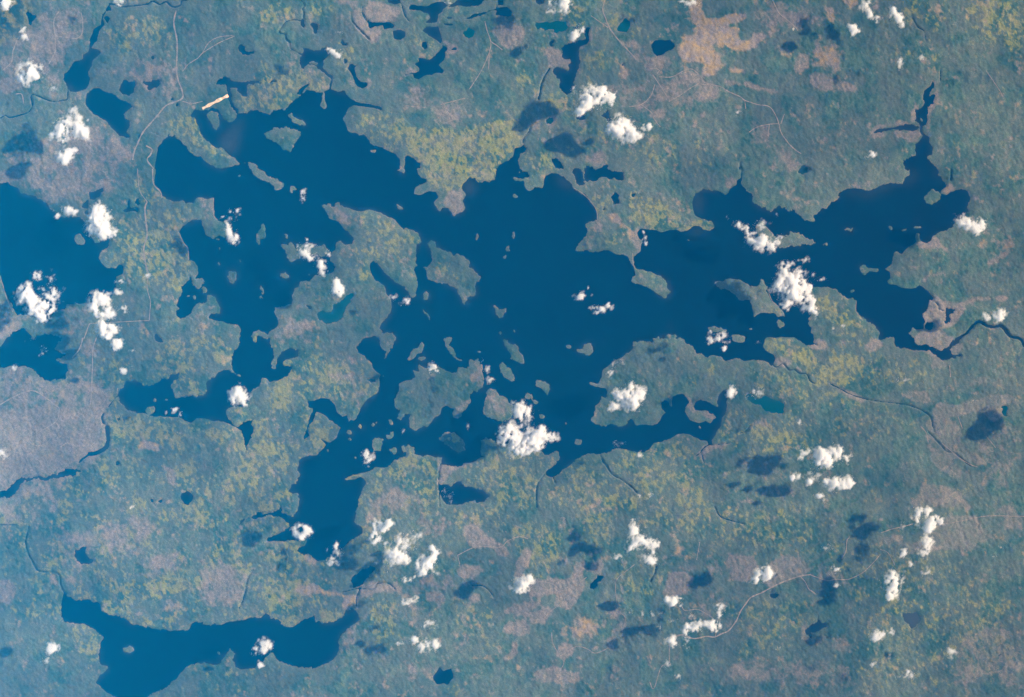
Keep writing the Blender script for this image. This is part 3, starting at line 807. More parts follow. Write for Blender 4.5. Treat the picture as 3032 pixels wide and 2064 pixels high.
C 40,340,75,80,.4 120,280,55,40,.5 10,300,30,40,.6 5,450,25,60,.8
C 265,440,50,60,1.1 215,520,65,55,1.3 150,580,48,55,1.2 270,380,24,24,.8 290,600,35,40,.4 120,540,18,28,.7
C 30,680,55,24,.8 85,655,28,15,.6
C 60,870,55,22,.6 10,905,34,22,.8 100,840,20,16,.5
C 230,1095,60,48,.6 170,1140,30,30,.4 380,1105,20,26,.35
C 90,1240,38,38,.8 140,1310,35,40,.9 210,1300,45,60,.9 285,1305,28,52,.9
C 1150,690,45,45,1.2 1110,740,50,50,1.1 1060,785,45,34,.9 980,768,24,18,.9 1050,690,50,24,.3
T 1800 1500
W 1905,1095 1870,1120 1855,1170 1880,1220 1905,1240
w 1560 830 45 26
D 9 1900,635 1800,650 1650,700 1530,755 1440,805 1340,850 1290,910 1240,980 1200,1070 1130,1160 1060,1190 1000,1220 920,1215 820,1235 760,1225 700,1200 620,1220 580,1250
D 7 575,1260 575,1440 580,1480 500,1500 430,1585 390,1640
D 7 1015,1165 1005,1215
D 6 1800,650 1850,710 1880,770 1940,820
D 7 690,930 720,970 830,960 900,990 980,1040
D 6 250,540 90,670 70,760 80,880 70,950 160,1040 130,1180
D 6 860,330 830,500
R 7 1000,0 1050,90 1150,130 1270,160
R 7 450,560 430,640 390,700
O.6 590,320 700,380 760,450 850,420 820,580 760,590 700,540 640,450
B.8 600,620 720,610 800,680 720,820 640,850 540,850 530,780
B.6 920,470 1020,500 1040,600 950,650 900,600
B.7 1150,440 1350,460 1420,600 1300,720 1150,680 1100,560
B.9 1520,530 1700,450 1850,530 1900,600 1640,710 1500,760 1450,700
B.6 960,720 1110,780 1080,950 1000,900 1020,800
B.7 0,1230 80,1200 70,1350 0,1320
B.6 70,760 110,800 180,1040 160,1200 100,1220 110,1100 50,960
B.6 570,1100 700,1030 720,1080 600,1140
B.7 830,890 930,920 980,1040 900,1020
B.6 1480,760 1620,800 1560,860 1500,820
B.8 1830,1080 1860,1100 1850,1200 1880,1260 1850,1280 1810,1190
B.5 1080,1450 1400,1450 1900,1500 1900,1640 1100,1640
B.5 1300,140 1480,100 1700,50 1600,100 1400,150
O.5 0,380 30,380 40,460 200,430 180,480 0,480
O.5 260,1110 380,1130 370,1170 270,1150
B.5 1400,550 1460,550 1520,740 1440,740
Y.35 100,0 1900,0 1900,400 1300,450 1000,350 500,250
Y.35 100,550 560,550 400,850 120,850
Y.3 1100,900 1900,850 1900,1300 1200,1400
C 230,150,22,24,.6 240,225,55,55,.9 300,330,90,60,.9 215,380,42,34,.8 410,340,62,52,.8 415,430,45,35,.8 480,350,20,30,.4 350,185,16,14,.3
C 390,500,70,42,.7 430,530,40,26,.6
C 105,485,34,36,.7 180,440,35,18,.35
C 600,885,50,42,1 550,865,28,20,.7 660,850,24,16,.6 690,920,14,26,.5
C 1050,940,40,60,.6 1050,1040,26,40,.5
C 1010,1110,50,50,1.1 930,1100,65,34,.8 850,1120,45,38,.8 770,1130,50,36,.8 730,1180,32,34,.8 990,1150,30,26,.8 620,1060,36,22,.5 780,1030,28,34,.3
C 600,1260,42,42,.7 630,1295,22,22,.7 735,1250,30,36,.6 765,1330,24,20,.3
C 1440,640,60,48,1.2 1490,600,45,46,1.1 1370,680,38,30,1 1500,660,28,30,.8
C 220,980,22,30,.3 325,1005,20,28,.35 410,1000,24,26,.4 500,995,18,22,.3
C 475,1130,22,26,.6
C 580,1465,36,44,.4
C 1605,1330,32,36,.35
C 650,1590,30,34,.5
T 2400 1500
W -5,1095 60,1090 70,1025 90,1080 155,1080 145,1120 60,1160 -5,1190
V 860,995 990,995 1030,1050 1010,1100 950,1140 870,1065
R 9 1800,1370 1760,1400
D 8 660,245 760,210 870,185 960,160
D 8 1260,160 1400,135 1560,100 1700,85 2000,92
D 8 365,285 340,320 330,420 290,490
D 7 0,640 150,690 230,680 350,680 480,620 560,550 650,450
D 7 0,780 50,820
D 5 650,400 720,430 790,550
H 10 405,930 400,1000 420,1090 380,1140
H 14 230,600 200,670 300,700 400,730 490,775
B.7 600,280 850,260 900,400 800,360 640,340
B.8 1100,200 1300,100 1550,80 1600,200 1720,290 1570,340 1570,420 1400,400 1200,400 900,450 900,330 1080,300
O.6 1280,370 1450,400 1630,420 1400,420
B.6 0,560 200,600 340,680 500,770 400,760 200,700 0,640
B.6 530,560 650,440 600,560 380,680 420,630
O.4 1340,580 1500,540 1620,590 1400,600
B.6 390,900 430,930 420,1120 350,1260 400,1340 200,1390 100,1380 350,1180
B.4 0,1400 300,1450 400,1590 0,1640
Y.3 0,0 300,100 200,250 0,200
Y.25 0,300 1400,450 1900,900 1900,1640 400,1640 400,900
B.5 1400,1200 2000,1000 2000,1640 1300,1640
B.5 1600,0 2000,0 2000,250 1800,200
C 1045,55,78,50,1.2 1000,110,15,40,.6 1020,160,24,36,.6
C 1140,140,78,50,1.3 1090,200,45,45,1.1 1200,120,38,38,1.1
C 1095,340,55,55,.9 1040,430,68,36,.5 1090,450,32,50,.4
C 875,425,32,38,.7
C 940,540,26,26,.6
C 780,690,70,70,1 770,760,60,80,1.1 750,840,30,24,.9 690,730,42,52,.5 770,620,36,34,.6
C 225,580,40,22,1 210,620,26,30,.35
C 225,740,28,24,.5
C 160,380,60,34,.4
C 860,200,30,75,.35 980,200,14,40,.4
C 1100,610,70,42,.4
C 610,1205,60,45,.9 670,1175,26,34,.6
C 760,1175,34,32,.8
C 1310,1360,48,55,.5
C 580,1475,28,24,.5
C 740,1390,24,24,.25
C 930,1570,60,34,.7 850,1590,60,25,.5
C 1770,380,24,18,.4 1725,470,22,40,.3
T 2400 1000
C 2290,720,120,100,1.2 2200,830,90,70,1 2340,640,90,60,.9
"""

K = 1898.0 / 600.0            # trace units per photo pixel
# ---------------------------------------------------------------- read the traced map
items = []
x0 = y0 = 0
for line in DATA.strip().splitlines():
    f = line.split()
    t = f[0]
    if t == 'T':
        x0, y0 = float(f[1]), float(f[2]); continue
    def pt(s):
        u, v = map(float, s.split(','))
        if x0 == 0 and u <= -3: u = -260.
        if y0 == 0 and v <= -3: v = -160.
        if y0 == 1500 and 1584 <= v < 1600: v = 1700.
        return (x0 + u / K, y0 + v / K)
    c = t[0]; st = float(t[1:]) if len(t) > 1 else 1.0
    if c in 'WLGVSBYOKQ':
        items.append((c, st, np.array([pt(s) for s in f[1:]])))
    elif c in 'wly':
        a = [float(v) for v in f[1:5]]
        th = np.linspace(0, 2 * np.pi, 20, endpoint=False)
        wob = 1 + 0.1 * np.sin(3 * th + a[0]) + 0.08 * np.cos(2 * th + a[1])
        P = np.stack([x0 + (a[0] + a[2] * wob * np.cos(th)) / K, y0 + (a[1] + a[3] * wob * np.sin(th)) / K], 1)
        items.append(({'w': 'W', 'l': 'L', 'y': 'Y'}[c], st, P))
    elif c in 'RDH':
        items.append((c, float(f[1]) / K, np.array([pt(s) for s in f[2:]])))
    elif c == 'X':
        items.append((c, 9.0, np.array([pt(s) for s in f[1:]])))
    elif c == 'C':
        bl = []
        for s in f[1:]:
            b = [float(v) for v in s.split(',')]
            bl.append((x0 + b[0] / K, y0 + b[1] / K, b[2] / K, b[3] / K, b[4]))
        items.append(('C', 1.0, bl))

# ---------------------------------------------------------------- rasters
MX0, MX1, MY0, MY1 = -84.0, 3116.4, -84.0, 2148.0
G = 2.4                       # terrain cell, photo pixels
NX = int(round((MX1 - MX0) / G)) + 1
NY = int(round((MY1 - MY0) / G)) + 1
ux = MX0 + G * np.arange(NX); uy = MY0 + G * np.arange(NY)

def fill(arr, P, val, cell, mode='set'):
    """even-odd fill of polygon P (photo px) into arr whose samples sit every `cell` px"""
    P = np.asarray(P, float)
    H, Wd = arr.shape
    xs = (P[:, 0] - MX0) / cell; ys = (P[:, 1] - MY0) / cell
    j0 = max(0, int(np.ceil(ys.min()))); j1 = min(H - 1, int(np.floor(ys.max())))
    xa, ya = xs, ys; xb, yb = np.roll(xs, -1), np.roll(ys, -1)
    for j in range(j0, j1 + 1):
        m = ((ya <= j) & (yb > j)) | ((yb <= j) & (ya > j))
        if not m.any(): continue
        cx = np.sort(xa[m] + (j - ya[m]) / (yb[m] - ya[m]) * (xb[m] - xa[m]))
        for a, b in zip(cx[0::2], cx[1::2]):
            ia = max(0, int(np.ceil(a))); ib = min(Wd - 1, int(np.floor(b)))
            if ib >= ia:
                if mode == 'set': arr[j, ia:ib + 1] = val
                else: arr[j, ia:ib + 1] = np.maximum(arr[j, ia:ib + 1], val)

def smooth_line(P, step=2.0):
    """Catmull-Rom through the points"""
    P = np.asarray(P, float)
    if len(P) < 3:
        n = max(2, int(np.hypot(*(P[-1] - P[0])) / step))
        t = np.linspace(0, 1, n + 1)[:, None]
        return P[0] * (1 - t) + P[-1] * t
    Q = np.vstack([2 * P[0] - P[1], P, 2 * P[-1] - P[-2]])
    out = []
    for i in range(1, len(Q) - 2):
        n = max(1, int(np.hypot(*(Q[i + 1] - Q[i])) / step))
        for k in range(n):
            t = k / n
            out.append(0.5 * ((2 * Q[i]) + (-Q[i - 1] + Q[i + 1]) * t + (2 * Q[i - 1] - 5 * Q[i] + 4 * Q[i + 1] - Q[i + 2]) * t * t
                              + (-Q[i - 1] + 3 * Q[i] - 3 * Q[i + 1] + Q[i + 2]) * t ** 3))
    out.append(P[-1])
    return np.array(out)

def stroke(arr, P, wpx, val, cell):
    P = smooth_line(P)
    H, Wd = arr.shape
    r = wpx / 2
    for p in P:
        ia = max(0, int((p[0] - r - MX0) / cell)); ib = min(Wd, int((p[0] + r - MX0) / cell) + 2)
        ja = max(0, int((p[1] - r - MY0) / cell)); jb = min(H, int((p[1] + r - MY0) / cell) + 2)
        if ib <= ia or jb <= ja: continue
        X = MX0 + cell * np.arange(ia, ib) - p[0]; Y = MY0 + cell * np.arange(ja, jb) - p[1]
        m = (X[None, :] ** 2 + Y[:, None] ** 2) <= r * r
        arr[ja:jb, ia:ib][m] = val

def blur(a, s):
    if s < 0.3: return a
    n = int(3 * s + 1); k = np.exp(-0.5 * (np.arange(-n, n + 1) / s) ** 2); k /= k.sum()
    b = np.pad(a, n, mode='edge')
    o = np.zeros((a.shape[0], b.shape[1]), np.float32)
    for i, kk in enumerate(k): o += kk * b[i:i + a.shape[0], :]
    o2 = np.zeros(a.shape, np.float32)
    for i, kk in enumerate(k): o2 += kk * o[:, i:i + a.shape[1]]
    return o2

def lattice(shape_rng, X, Y):
    """smooth value noise from a seeded lattice, X/Y arbitrary coordinate arrays"""
    g = shape_rng.random((256, 256)).astype(np.float32)
    xi = np.floor(X).astype(np.int64); yi = np.floor(Y).astype(np.int64)
    fx = (X - xi).astype(np.float32); fy = (Y - yi).astype(np.float32)
    fx = fx * fx * fx * (fx * (fx * 6 - 15) + 10); fy = fy * fy * fy * (fy * (fy * 6 - 15) + 10)
    x1 = (xi + 1) % 256; y1 = (yi + 1) % 256; xi %= 256; yi %= 256
    return (g[yi, xi] * (1 - fx) + g[yi, x1] * fx) * (1 - fy) + (g[y1, xi] * (1 - fx) + g[y1, x1] * fx) * fy

def fbm(seed, X, Y, size, octaves=4, gain=0.5, ax=1.0, ang=0.0):
    """fractal noise about 0 (std ~0.2..), feature size in photo px, ax stretches along y"""
    rng = np.random.default_rng(seed)
    c, s = math.cos(ang), math.sin(ang)
    U = (X * c + Y * s); V = (-X * s + Y * c) / ax
    o = 0; amp = 1.0; tot = 0
    for k in range(octaves):
        o = o + amp * (lattice(rng, U / size + 17.3 * k, V / size + 9.1 * k) - 0.5)
        tot += amp; amp *= gain; size = size / 2.03
    return o / tot * 2

# water mask on a 1.2 px raster, averaged down to the terrain grid
F = 1.2
W = np.zeros((2 * (NY - 1) + 1, 2 * (NX - 1) + 1), np.float32)
for c, st, P in items:
    if c in 'WGV': fill(W, P, 1.0, F)
    elif c == 'L': fill(W, P, 0.0, F)
W = blur(W, 1.15)[::2, ::2]
RV = np.zeros((2 * (NY - 1) + 1, 2 * (NX - 1) + 1), np.float32)      # running water keeps its traced course
for c, st, P in items:
    if c == 'R': stroke(RV, P, max(3.4, st * 1.05), 1.0, F)
RV = blur(RV, 1.15)[::2, ::2]

C4 = 4.8                      # coarser raster for cover types
nx4 = int(round((MX1 - MX0) / C4)) + 1; ny4 = int(round((MY1 - MY0) / C4)) + 1
def cover(ch):
    hard = np.zeros((ny4, nx4), np.float32); soft = np.zeros((ny4, nx4), np.float32)
    for c, st, P in items:
        if c == ch: fill(hard if st >= 0.65 else soft, P, st, C4, 'max')
        elif c == 'H' and ch == 'B': stroke(hard, P, max(st * 1.3, 6.5), 0.95, C4)
    return hard, soft
def up(a):                    # bilinear to the terrain grid
    fy = np.clip((uy - MY0) / C4, 0, a.shape[0] - 1.001); fx = np.clip((ux - MX0) / C4, 0, a.shape[1] - 1.001)
    iy = fy.astype(int); ix = fx.astype(int); ty = (fy - iy)[:, None].astype(np.float32); tx = (fx - ix)[None, :].astype(np.float32)
    A = a[iy]; B = a[iy + 1]
    r0 = A[:, ix] * (1 - tx) + A[:, ix + 1] * tx; r1 = B[:, ix] * (1 - tx) + B[:, ix + 1] * tx
    return r0 * (1 - ty) + r1 * ty
cov = {}
for ch in 'BYO':
    h, s = cover(ch)
    cov[ch] = up(np.maximum(blur(h, 1.2), blur(s, 3.2)))
h, s = cover('K'); cov['K'] = up(blur(h, 7))
sh, _ = cover('S'); SH = blur(sh, 3.0)
gr, _ = cover('G'); GR = blur(gr, 1.0)
for c, st, P in items:        # grow green tint a little past its own shore
    if c == 'G': pass
vv, _ = cover('V'); VV = blur(vv, 1.5)

# ---------------------------------------------------------------- terrain grid, stretched far beyond the frame
def outer(n, first, far):
    r = (far / first) ** (1.0 / (n - 1))
    return np.cumsum(first * r ** np.arange(n)) 
ext = outer(44, 3.0, 1350.0)
gx = np.concatenate([ux[0] - ext[::-1], ux, ux[-1] + ext]); gy = np.concatenate([uy[0] - ext[::-1], uy, uy[-1] + ext])
E = len(ext); TX, TY = len(gx), len(gy)
PX, PY = np.meshgrid(gx, gy)
def pad(a): return np.pad(a, E, mode='edge')
outd = np.maximum(np.maximum(ux[0] - PX, PX - ux[-1]), np.maximum(uy[0] - PY, PY - uy[-1]))
inside = np.clip(1 - outd / 160.0, 0, 1).astype(np.float32)
def warped(A, X, Y):
    fx = np.clip((X - MX0) / G, 0, NX - 1.001); fy = np.clip((Y - MY0) / G, 0, NY - 1.001)
    ix = fx.astype(np.int32); iy = fy.astype(np.int32); tx = (fx - ix).astype(np.float32); ty = (fy - iy).astype(np.float32)
    return (A[iy, ix] * (1 - tx) + A[iy, ix + 1] * tx) * (1 - ty) + (A[iy + 1, ix] * (1 - tx) + A[iy + 1, ix + 1] * tx) * ty
coastR = fbm(12, PX, PY, 14, 2)
rough = 0.3 + 0.85 * np.clip(fbm(8, PX, PY, 160, 2) + 0.5, 0, 1)       # some shores are smooth, some toothed
Wp = warped(W, PX + rough * (fbm(6, PX, PY, 17, 2, 0.6) * 5.0 + fbm(7, PX, PY, 7, 2, 0.6) * 3.4),
            PY + rough * (fbm(9, PX, PY, 17, 2, 0.6) * 5.0 + fbm(10, PX, PY, 6, 2, 0.6) * 4.2))
Wp = np.maximum(Wp, warped(RV, PX + coastR * 1.2, PY)) * inside
coast = fbm(11, PX, PY, 8.0, 2, 0.7)
wild = fbm(5, PX, PY, 700.0, 5)
Wp = np.where(outd > 60, np.maximum(Wp, np.clip((wild - 0.22) * 6, 0, 1) * np.clip((outd - 60) / 300, 0, 1)), Wp)
edge = Wp * (1 - Wp) * 4
s = 0.5 - Wp + 0.33 * coast * np.clip(edge * 1.2, 0, 1)     # >0 land, <0 water
landness = np.clip(s * 2, 0, 1)
deep = pad(blur(W, 5)) * inside
inland = np.clip(1 - deep * 2.2, 0.12, 1)
rel = (fbm(21, PX, PY, 7.0, 2, 0.6, 1.35, -0.35) * 15 + fbm(22, PX, PY, 20, 3, 0.55, 1.3, -0.35) * 18 + fbm(23, PX, PY, 90, 3) * 40 + 26)
Z = np.where(s > 0, landness * (1.5 + 5.0 * landness) + landness * inland * np.clip(rel, 0.5, None), s * 14)
Z = Z.astype(np.float32)

# cover attributes (0..1) that say what grows or lies where; the material adds its own fine noise
mott = fbm(31, PX, PY, 9, 3, 0.7, 1.35, -0.35)
mid = fbm(32, PX, PY, 34, 4, 0.6, 1.2, 0.5)
big = fbm(33, PX, PY, 190, 4)
warpb = fbm(34, PX, PY, 26, 4, 0.6)
sm = lambda a, lo, hi: np.clip((a - lo) / (hi - lo), 0, 1)
Yc, Bc, Oc, Kc = (pad(cov[c]) * inside for c in 'YBOK')
SWx = np.clip((760 - np.hypot((PX - 620), (PY - 1500) * 1.25)) / 250, 0, 1)      # patchy cut-and-regrown country in the lower left
SEx = np.clip((PX - 2150) / 300, 0, 1) * np.clip((PY - 950) / 200, 0, 1)         # long drawn-out bog lines in the lower right
patch = fbm(41, PX, PY, 52, 3, 0.5, 1.0, 0.3)
lines = fbm(42, PX, PY, 26, 3, 0.6, 4.5, 1.05)
stand = sm(fbm(43, PX, PY, 120, 6, 0.62), -0.05, 0.05)                            # forest stands with their own edges
stand2 = sm(fbm(44, PX, PY, 30, 3, 0.6) * (1 - 0.7 * SEx) + 0.4 * big + SEx * 0.9 * lines, 0.02, 0.16)
curl = np.clip(1 - np.abs(fbm(47, PX + 20 * mid, PY, 46, 3, 0.5)) * 8, 0, 1)     # winding wetland bands
Ya = 0.75 + 1.15 * np.clip(Yc + 0.5 * SWx, 0, 0.9)                             # plain forest is smooth, mixed country is mottled
Yv = sm(mott * Ya + mid * 0.6 * (1 - 0.6 * SEx) + Yc * 1.05 - 0.29 + 0.05 * SEx + SWx * 0.45 * curl + 0.06 * big + 0.09 * (stand - 0.5) + SWx * (patch * 1.1 + 0.08) + SEx * lines * 0.35, 0.2, 0.55)
Bv = sm(Bc * 1.2 + warpb * 0.7 * (1 - np.abs(2 * Bc - 1) * 0.35) + mott * 0.3 + big * 0.2, 0.14, 0.6)
Bv = np.maximum(Bv, 0.3 * sm(mid * 0.6 + big * 0.9 + warpb * 0.35, 0.3, 0.7))
Bv = np.maximum(Bv, SEx * 0.32 * sm(lines + big * 0.5, 0.16, 0.5))
Bv = np.maximum(Bv, SWx * 0.45 * np.clip(1 - np.abs(fbm(48, PX, PY + 25 * mid, 60, 3, 0.5)) * 10, 0, 1))
Ov = sm(Oc + warpb * 0.6 + mott * 0.25, 0.22, 0.6)
ridge = 1 - np.abs(fbm(45, PX + 30 * warpb, PY + 30 * mid, 75, 3, 0.5)) * 9
track = np.clip(ridge, 0, 1) * sm(Bc + 0.4 * Yc, 0.15, 0.5)
Bv = Bv * (1 - 0.38 * SEx)
shore = np.clip(1 - np.abs(Wp - 0.2) / 0.3, 0, 1) * sm(fbm(35, PX, PY, 60, 3) + 0.25, -0.05, 0.35) * (s > -0.1)
Bv = np.maximum(Bv, shore * 0.75)
broad = fbm(36, PX, PY, 420, 2)  # very broad random tone variation across the land cover
cols = np.zeros((TY, TX, 4), np.float32)
cols[..., 0] = Yv; cols[..., 1] = Bv; cols[..., 2] = Ov; cols[..., 3] = 1
cols3 = np.zeros((TY, TX, 4), np.float32)
cols3[..., 0] = stand; cols3[..., 1] = track; cols3[..., 2] = stand2; cols3[..., 3] = 1
cols2 = np.zeros((TY, TX, 4), np.float32)
cols2[..., 0] = Kc; cols2[..., 1] = np.clip(0.5 + mott * Ya * 0.8 + mid * 0.5, 0, 1); cols2[..., 2] = np.clip(0.5 + big + 0.5 * broad, 0, 1); cols2[..., 3] = 1

# ---------------------------------------------------------------- connected regions by row runs
def components(mask):
    H, Wd = mask.shape
    parent = []
    def find(a):
        while parent[a] != a:
            parent[a] = parent[parent[a]]; a = parent[a]
        return a
    prev = []; runs = []
    for j in range(H):
        d = np.diff(np.concatenate([[0], mask[j].astype(np.int8), [0]]))
        st_, en = np.where(d == 1)[0], np.where(d == -1)[0]
        cur = []; p = 0
        for a, b in zip(st_, en):
            idn = len(parent); parent.append(idn)
            while p < len(prev) and prev[p][1] <= a: p += 1
            q = p
            while q < len(prev) and prev[q][0] < b:
                ra, rb = find(idn), find(prev[q][2])
                if ra != rb: parent[max(ra, rb)] = min(ra, rb)
                q += 1
            cur.append((a, b, idn))
        runs += [(j, a, b, i) for a, b, i in cur]; prev = cur
    lab = np.zeros(mask.shape, np.int32); ids = {}; 
    for j, a, b, i in runs:
        r = find(i); lab[j, a:b] = ids.setdefault(r, len(ids) + 1)
    return lab, len(ids)

def grow(lab, n):
    for _ in range(n):
        for ax, sh_ in ((0, 1), (0, -1), (1, 1), (1, -1)):
            r = np.roll(lab, sh_, ax); m = (lab == 0) & (r > 0); lab[m] = r[m]
    return lab

def link(o, **kw):
    scn.collection.objects.link(o)
    for k, v in kw.items(): o[k] = v
    return o

def mesh_obj(name, V, faces, mat, attrs=None, smooth=True, **kw):
    me = bpy.data.meshes.new(name)
    n = len(faces)
    me.vertices.add(len(V)); me.vertices.foreach_set('co', np.ascontiguousarray(V, np.float32).ravel())
    k = faces.shape[1]
    me.loops.add(n * k); me.loops.foreach_set('vertex_index', faces.ravel().astype(np.int32))
    me.polygons.add(n); me.polygons.foreach_set('loop_start', np.arange(0, n * k, k, dtype=np.int32))
    me.update(calc_edges=True)
    for an, dat in (attrs or {}).items():
        a = me.color_attributes.new(an, 'FLOAT_COLOR', 'POINT')
        a.data.foreach_set('color', np.ascontiguousarray(dat, np.float32).ravel())
    me.polygons.foreach_set('use_smooth', np.full(n, smooth))
    me.materials.append(mat)
    me.validate()
    return link(bpy.data.objects.new(name, me), **kw)

# ---------------------------------------------------------------- materials
def newmat(name):
    m = bpy.data.materials.new(name); m.use_nodes = True
    return m, m.node_tree, m.node_tree.nodes["Principled BSDF"]

def nd(t, typ, **kw):
    n = t.nodes.new(typ)
    for k, v in kw.items(): setattr(n, k, v)
    return n

def noise(t, scale, detail=3, rough=0.6, vec=None):
    n = nd(t, "ShaderNodeTexNoise"); n.inputs["Scale"].default_value = scale
    n.inputs["Detail"].default_value = detail; n.inputs["Roughness"].default_value = rough
    if vec: t.links.new(vec, n.inputs["Vector"])
    return n.outputs["Fac"]

def ramp(t, src, lo, hi, a=0.0, b=1.0):
    n = nd(t, "ShaderNodeMapRange"); t.links.new(src, n.inputs[0])
    n.inputs[1].default_value = lo; n.inputs[2].default_value = hi; n.inputs[3].default_value = a; n.inputs[4].default_value = b
    return n.outputs[0]

def mixc(t, fac, a, b, mode='MIX'):
    n = nd(t, "ShaderNodeMix", data_type='RGBA', blend_type=mode)
    for i, v in ((0, fac), (6, a), (7, b)):
        if hasattr(v, 'is_linked'): t.links.new(v, n.inputs[i])
        elif isinstance(v, tuple): n.inputs[i].default_value = v + (1,)
        else: n.inputs[i].default_value = v
    return n.outputs[2]

def math_(t, op, a, b=None):
    n = nd(t, "ShaderNodeMath", operation=op)
    for i, v in ((0, a), (1, b)):
        if v is None: continue
        if hasattr(v, 'is_linked'): t.links.new(v, n.inputs[i])
        else: n.inputs[i].default_value = v
    return n.outputs[0]

FOREST = (0.020, 0.056, 0.040); FOREST2 = (0.045, 0.097, 0.064)
YELLOW = (0.185, 0.195, 0.038); BARE = (0.222, 0.184, 0.160); BOG = (0.300, 0.212, 0.088)
def ground_mat():
    m, t, b = newmat("land cover")
    geo = nd(t, "ShaderNodeNewGeometry")
    at = nd(t, "ShaderNodeAttribute", attribute_name="cover"); s1 = nd(t, "ShaderNodeSeparateColor"); t.links.new(at.outputs["Color"], s1.inputs[0])
    at2 = nd(t, "ShaderNodeAttribute", attribute_name="tone"); s2 = nd(t, "ShaderNodeSeparateColor"); t.links.new(at2.outputs["Color"], s2.inputs[0])
    P = geo.outputs["Position"]
    fine = noise(t, 1 / 60.0, 4, 0.65, P)
    clump = noise(t, 1 / 260.0, 3, 0.6, P)
    c = mixc(t, ramp(t, fine, 0.35, 0.65), FOREST, FOREST2)
    c = mixc(t, ramp(t, s2.outputs[1], 0.25, 0.8), c, (0.074, 0.124, 0.082))
    at3 = nd(t, "ShaderNodeAttribute", attribute_name="detail"); s3 = nd(t, "ShaderNodeSeparateColor"); t.links.new(at3.outputs["Color"], s3.inputs[0])
    grain = noise(t, 1 / 26.0, 2, 0.7, P)
    c = mixc(t, math_(t, 'MULTIPLY', s3.outputs[0], 0.5), c, (0.026, 0.066, 0.056))
    c = mixc(t, math_(t, 'MULTIPLY', s3.outputs[2], 0.4), c, (0.085, 0.105, 0.074))
    yf = math_(t, 'MULTIPLY', s1.outputs[0], ramp(t, clump, 0.3, 0.6, 0.45, 1.0))
    c = mixc(t, yf, c, YELLOW)
    bf = math_(t, 'MULTIPLY', s1.outputs[1], ramp(t, clump, 0.32, 0.62, 0.6, 1.0))
    bare = mixc(t, ramp(t, fine, 0.35, 0.65), BARE, (0.135, 0.125, 0.100))
    c = mixc(t, bf, c, bare)
    bog = mixc(t, ramp(t, clump, 0.40, 0.56), BOG, BARE)
    c = mixc(t, math_(t, 'MULTIPLY', s1.outputs[2], ramp(t, fine, 0.3, 0.6, 0.7, 1.0)), c, bog)
    c = mixc(t, math_(t, 'MULTIPLY', s3.outputs[1], 0.55), c, (0.27, 0.225, 0.175))
    c = mixc(t, math_(t, 'MULTIPLY', s2.outputs[0], ramp(t, fine, 0.35, 0.6, 0.9, 1.0)), c, mixc(t, ramp(t, clump, 0.46, 0.58), (0.012, 0.026, 0.004), (0.20, 0.165, 0.004)))
    v = math_(t, 'MULTIPLY', ramp(t, s2.outputs[2], 0.2, 0.8, 0.76, 1.06), ramp(t, grain, 0.3, 0.7, 0.68, 1.32))
    c = mixc(t, 1.0, c, mixc(t, 1.0, (1, 1, 1), v_rgb(t, v), 'MULTIPLY'), 'MULTIPLY')
    t.links.new(c, b.inputs["Base Color"])
    b.inputs["Roughness"].default_value = 0.95
    b.inputs["Specular IOR Level"].default_value = 0.05
    return m

def v_rgb(t, v):
    n = nd(t, "ShaderNodeCombineColor")
    for i in range(3): t.links.new(v, n.inputs[i])
    return n.outputs[0]

def water_mat():
    m, t, b = newmat("lake water")
    geo = nd(t, "ShaderNodeNewGeometry"); P = geo.outputs["Position"]
    at = nd(t, "ShaderNodeAttribute", attribute_name="water"); s1 = nd(t, "ShaderNodeSeparateColor"); t.links.new(at.outputs["Color"], s1.inputs[0])
    c = mixc(t, ramp(t, noise(t, 1 / 2500.0, 5, 0.6, P), 0.35, 0.65), (0.0003, 0.0035, 0.010), (0.0003, 0.0085, 0.018))
    c = mixc(t, ramp(t, noise(t, 1 / 32.0, 2, 0.8, P), 0.35, 0.65, 0.0, 0.35), c, (0.001, 0.011, 0.026))
    c = mixc(t, s1.outputs[1], c, (0.001, 0.042, 0.048))
    sf = math_(t, 'MULTIPLY', s1.outputs[0], ramp(t, noise(t, 1 / 500.0, 3, 0.6, P), 0.3, 0.6, 0.5, 1.0))
    c = mixc(t, math_(t, 'MULTIPLY', sf, 0.5), c, (0.075, 0.062, 0.045))
    c = mixc(t, math_(t, 'MULTIPLY', s1.outputs[2], 0.8), c, (0.045, 0.055, 0.055))
    t.links.new(c, b.inputs["Base Color"])
    b.inputs["Roughness"].default_value = 0.32; b.inputs["IOR"].default_value = 1.33; b.inputs["Specular IOR Level"].default_value = 0.12
    bmp = nd(t, "ShaderNodeBump"); bmp.inputs["Strength"].default_value = 0.25; bmp.inputs["Distance"].default_value = 2.0
    t.links.new(noise(t, 1 / 45.0, 4, 0.7, P), bmp.inputs["Height"])
    t.links.new(bmp.outputs[0], b.inputs["Normal"])
    return m

def flat_mat(name, a, b_, scale):
    m, t, b = newmat(name)
    P = nd(t, "ShaderNodeNewGeometry").outputs["Position"]
    t.links.new(mixc(t, ramp(t, noise(t, scale, 4, 0.6, P), 0.35, 0.65), a, b_), b.inputs["Base Color"])
    b.inputs["Roughness"].default_value = 0.95; b.inputs["Specular IOR Level"].default_value = 0.05
    return m

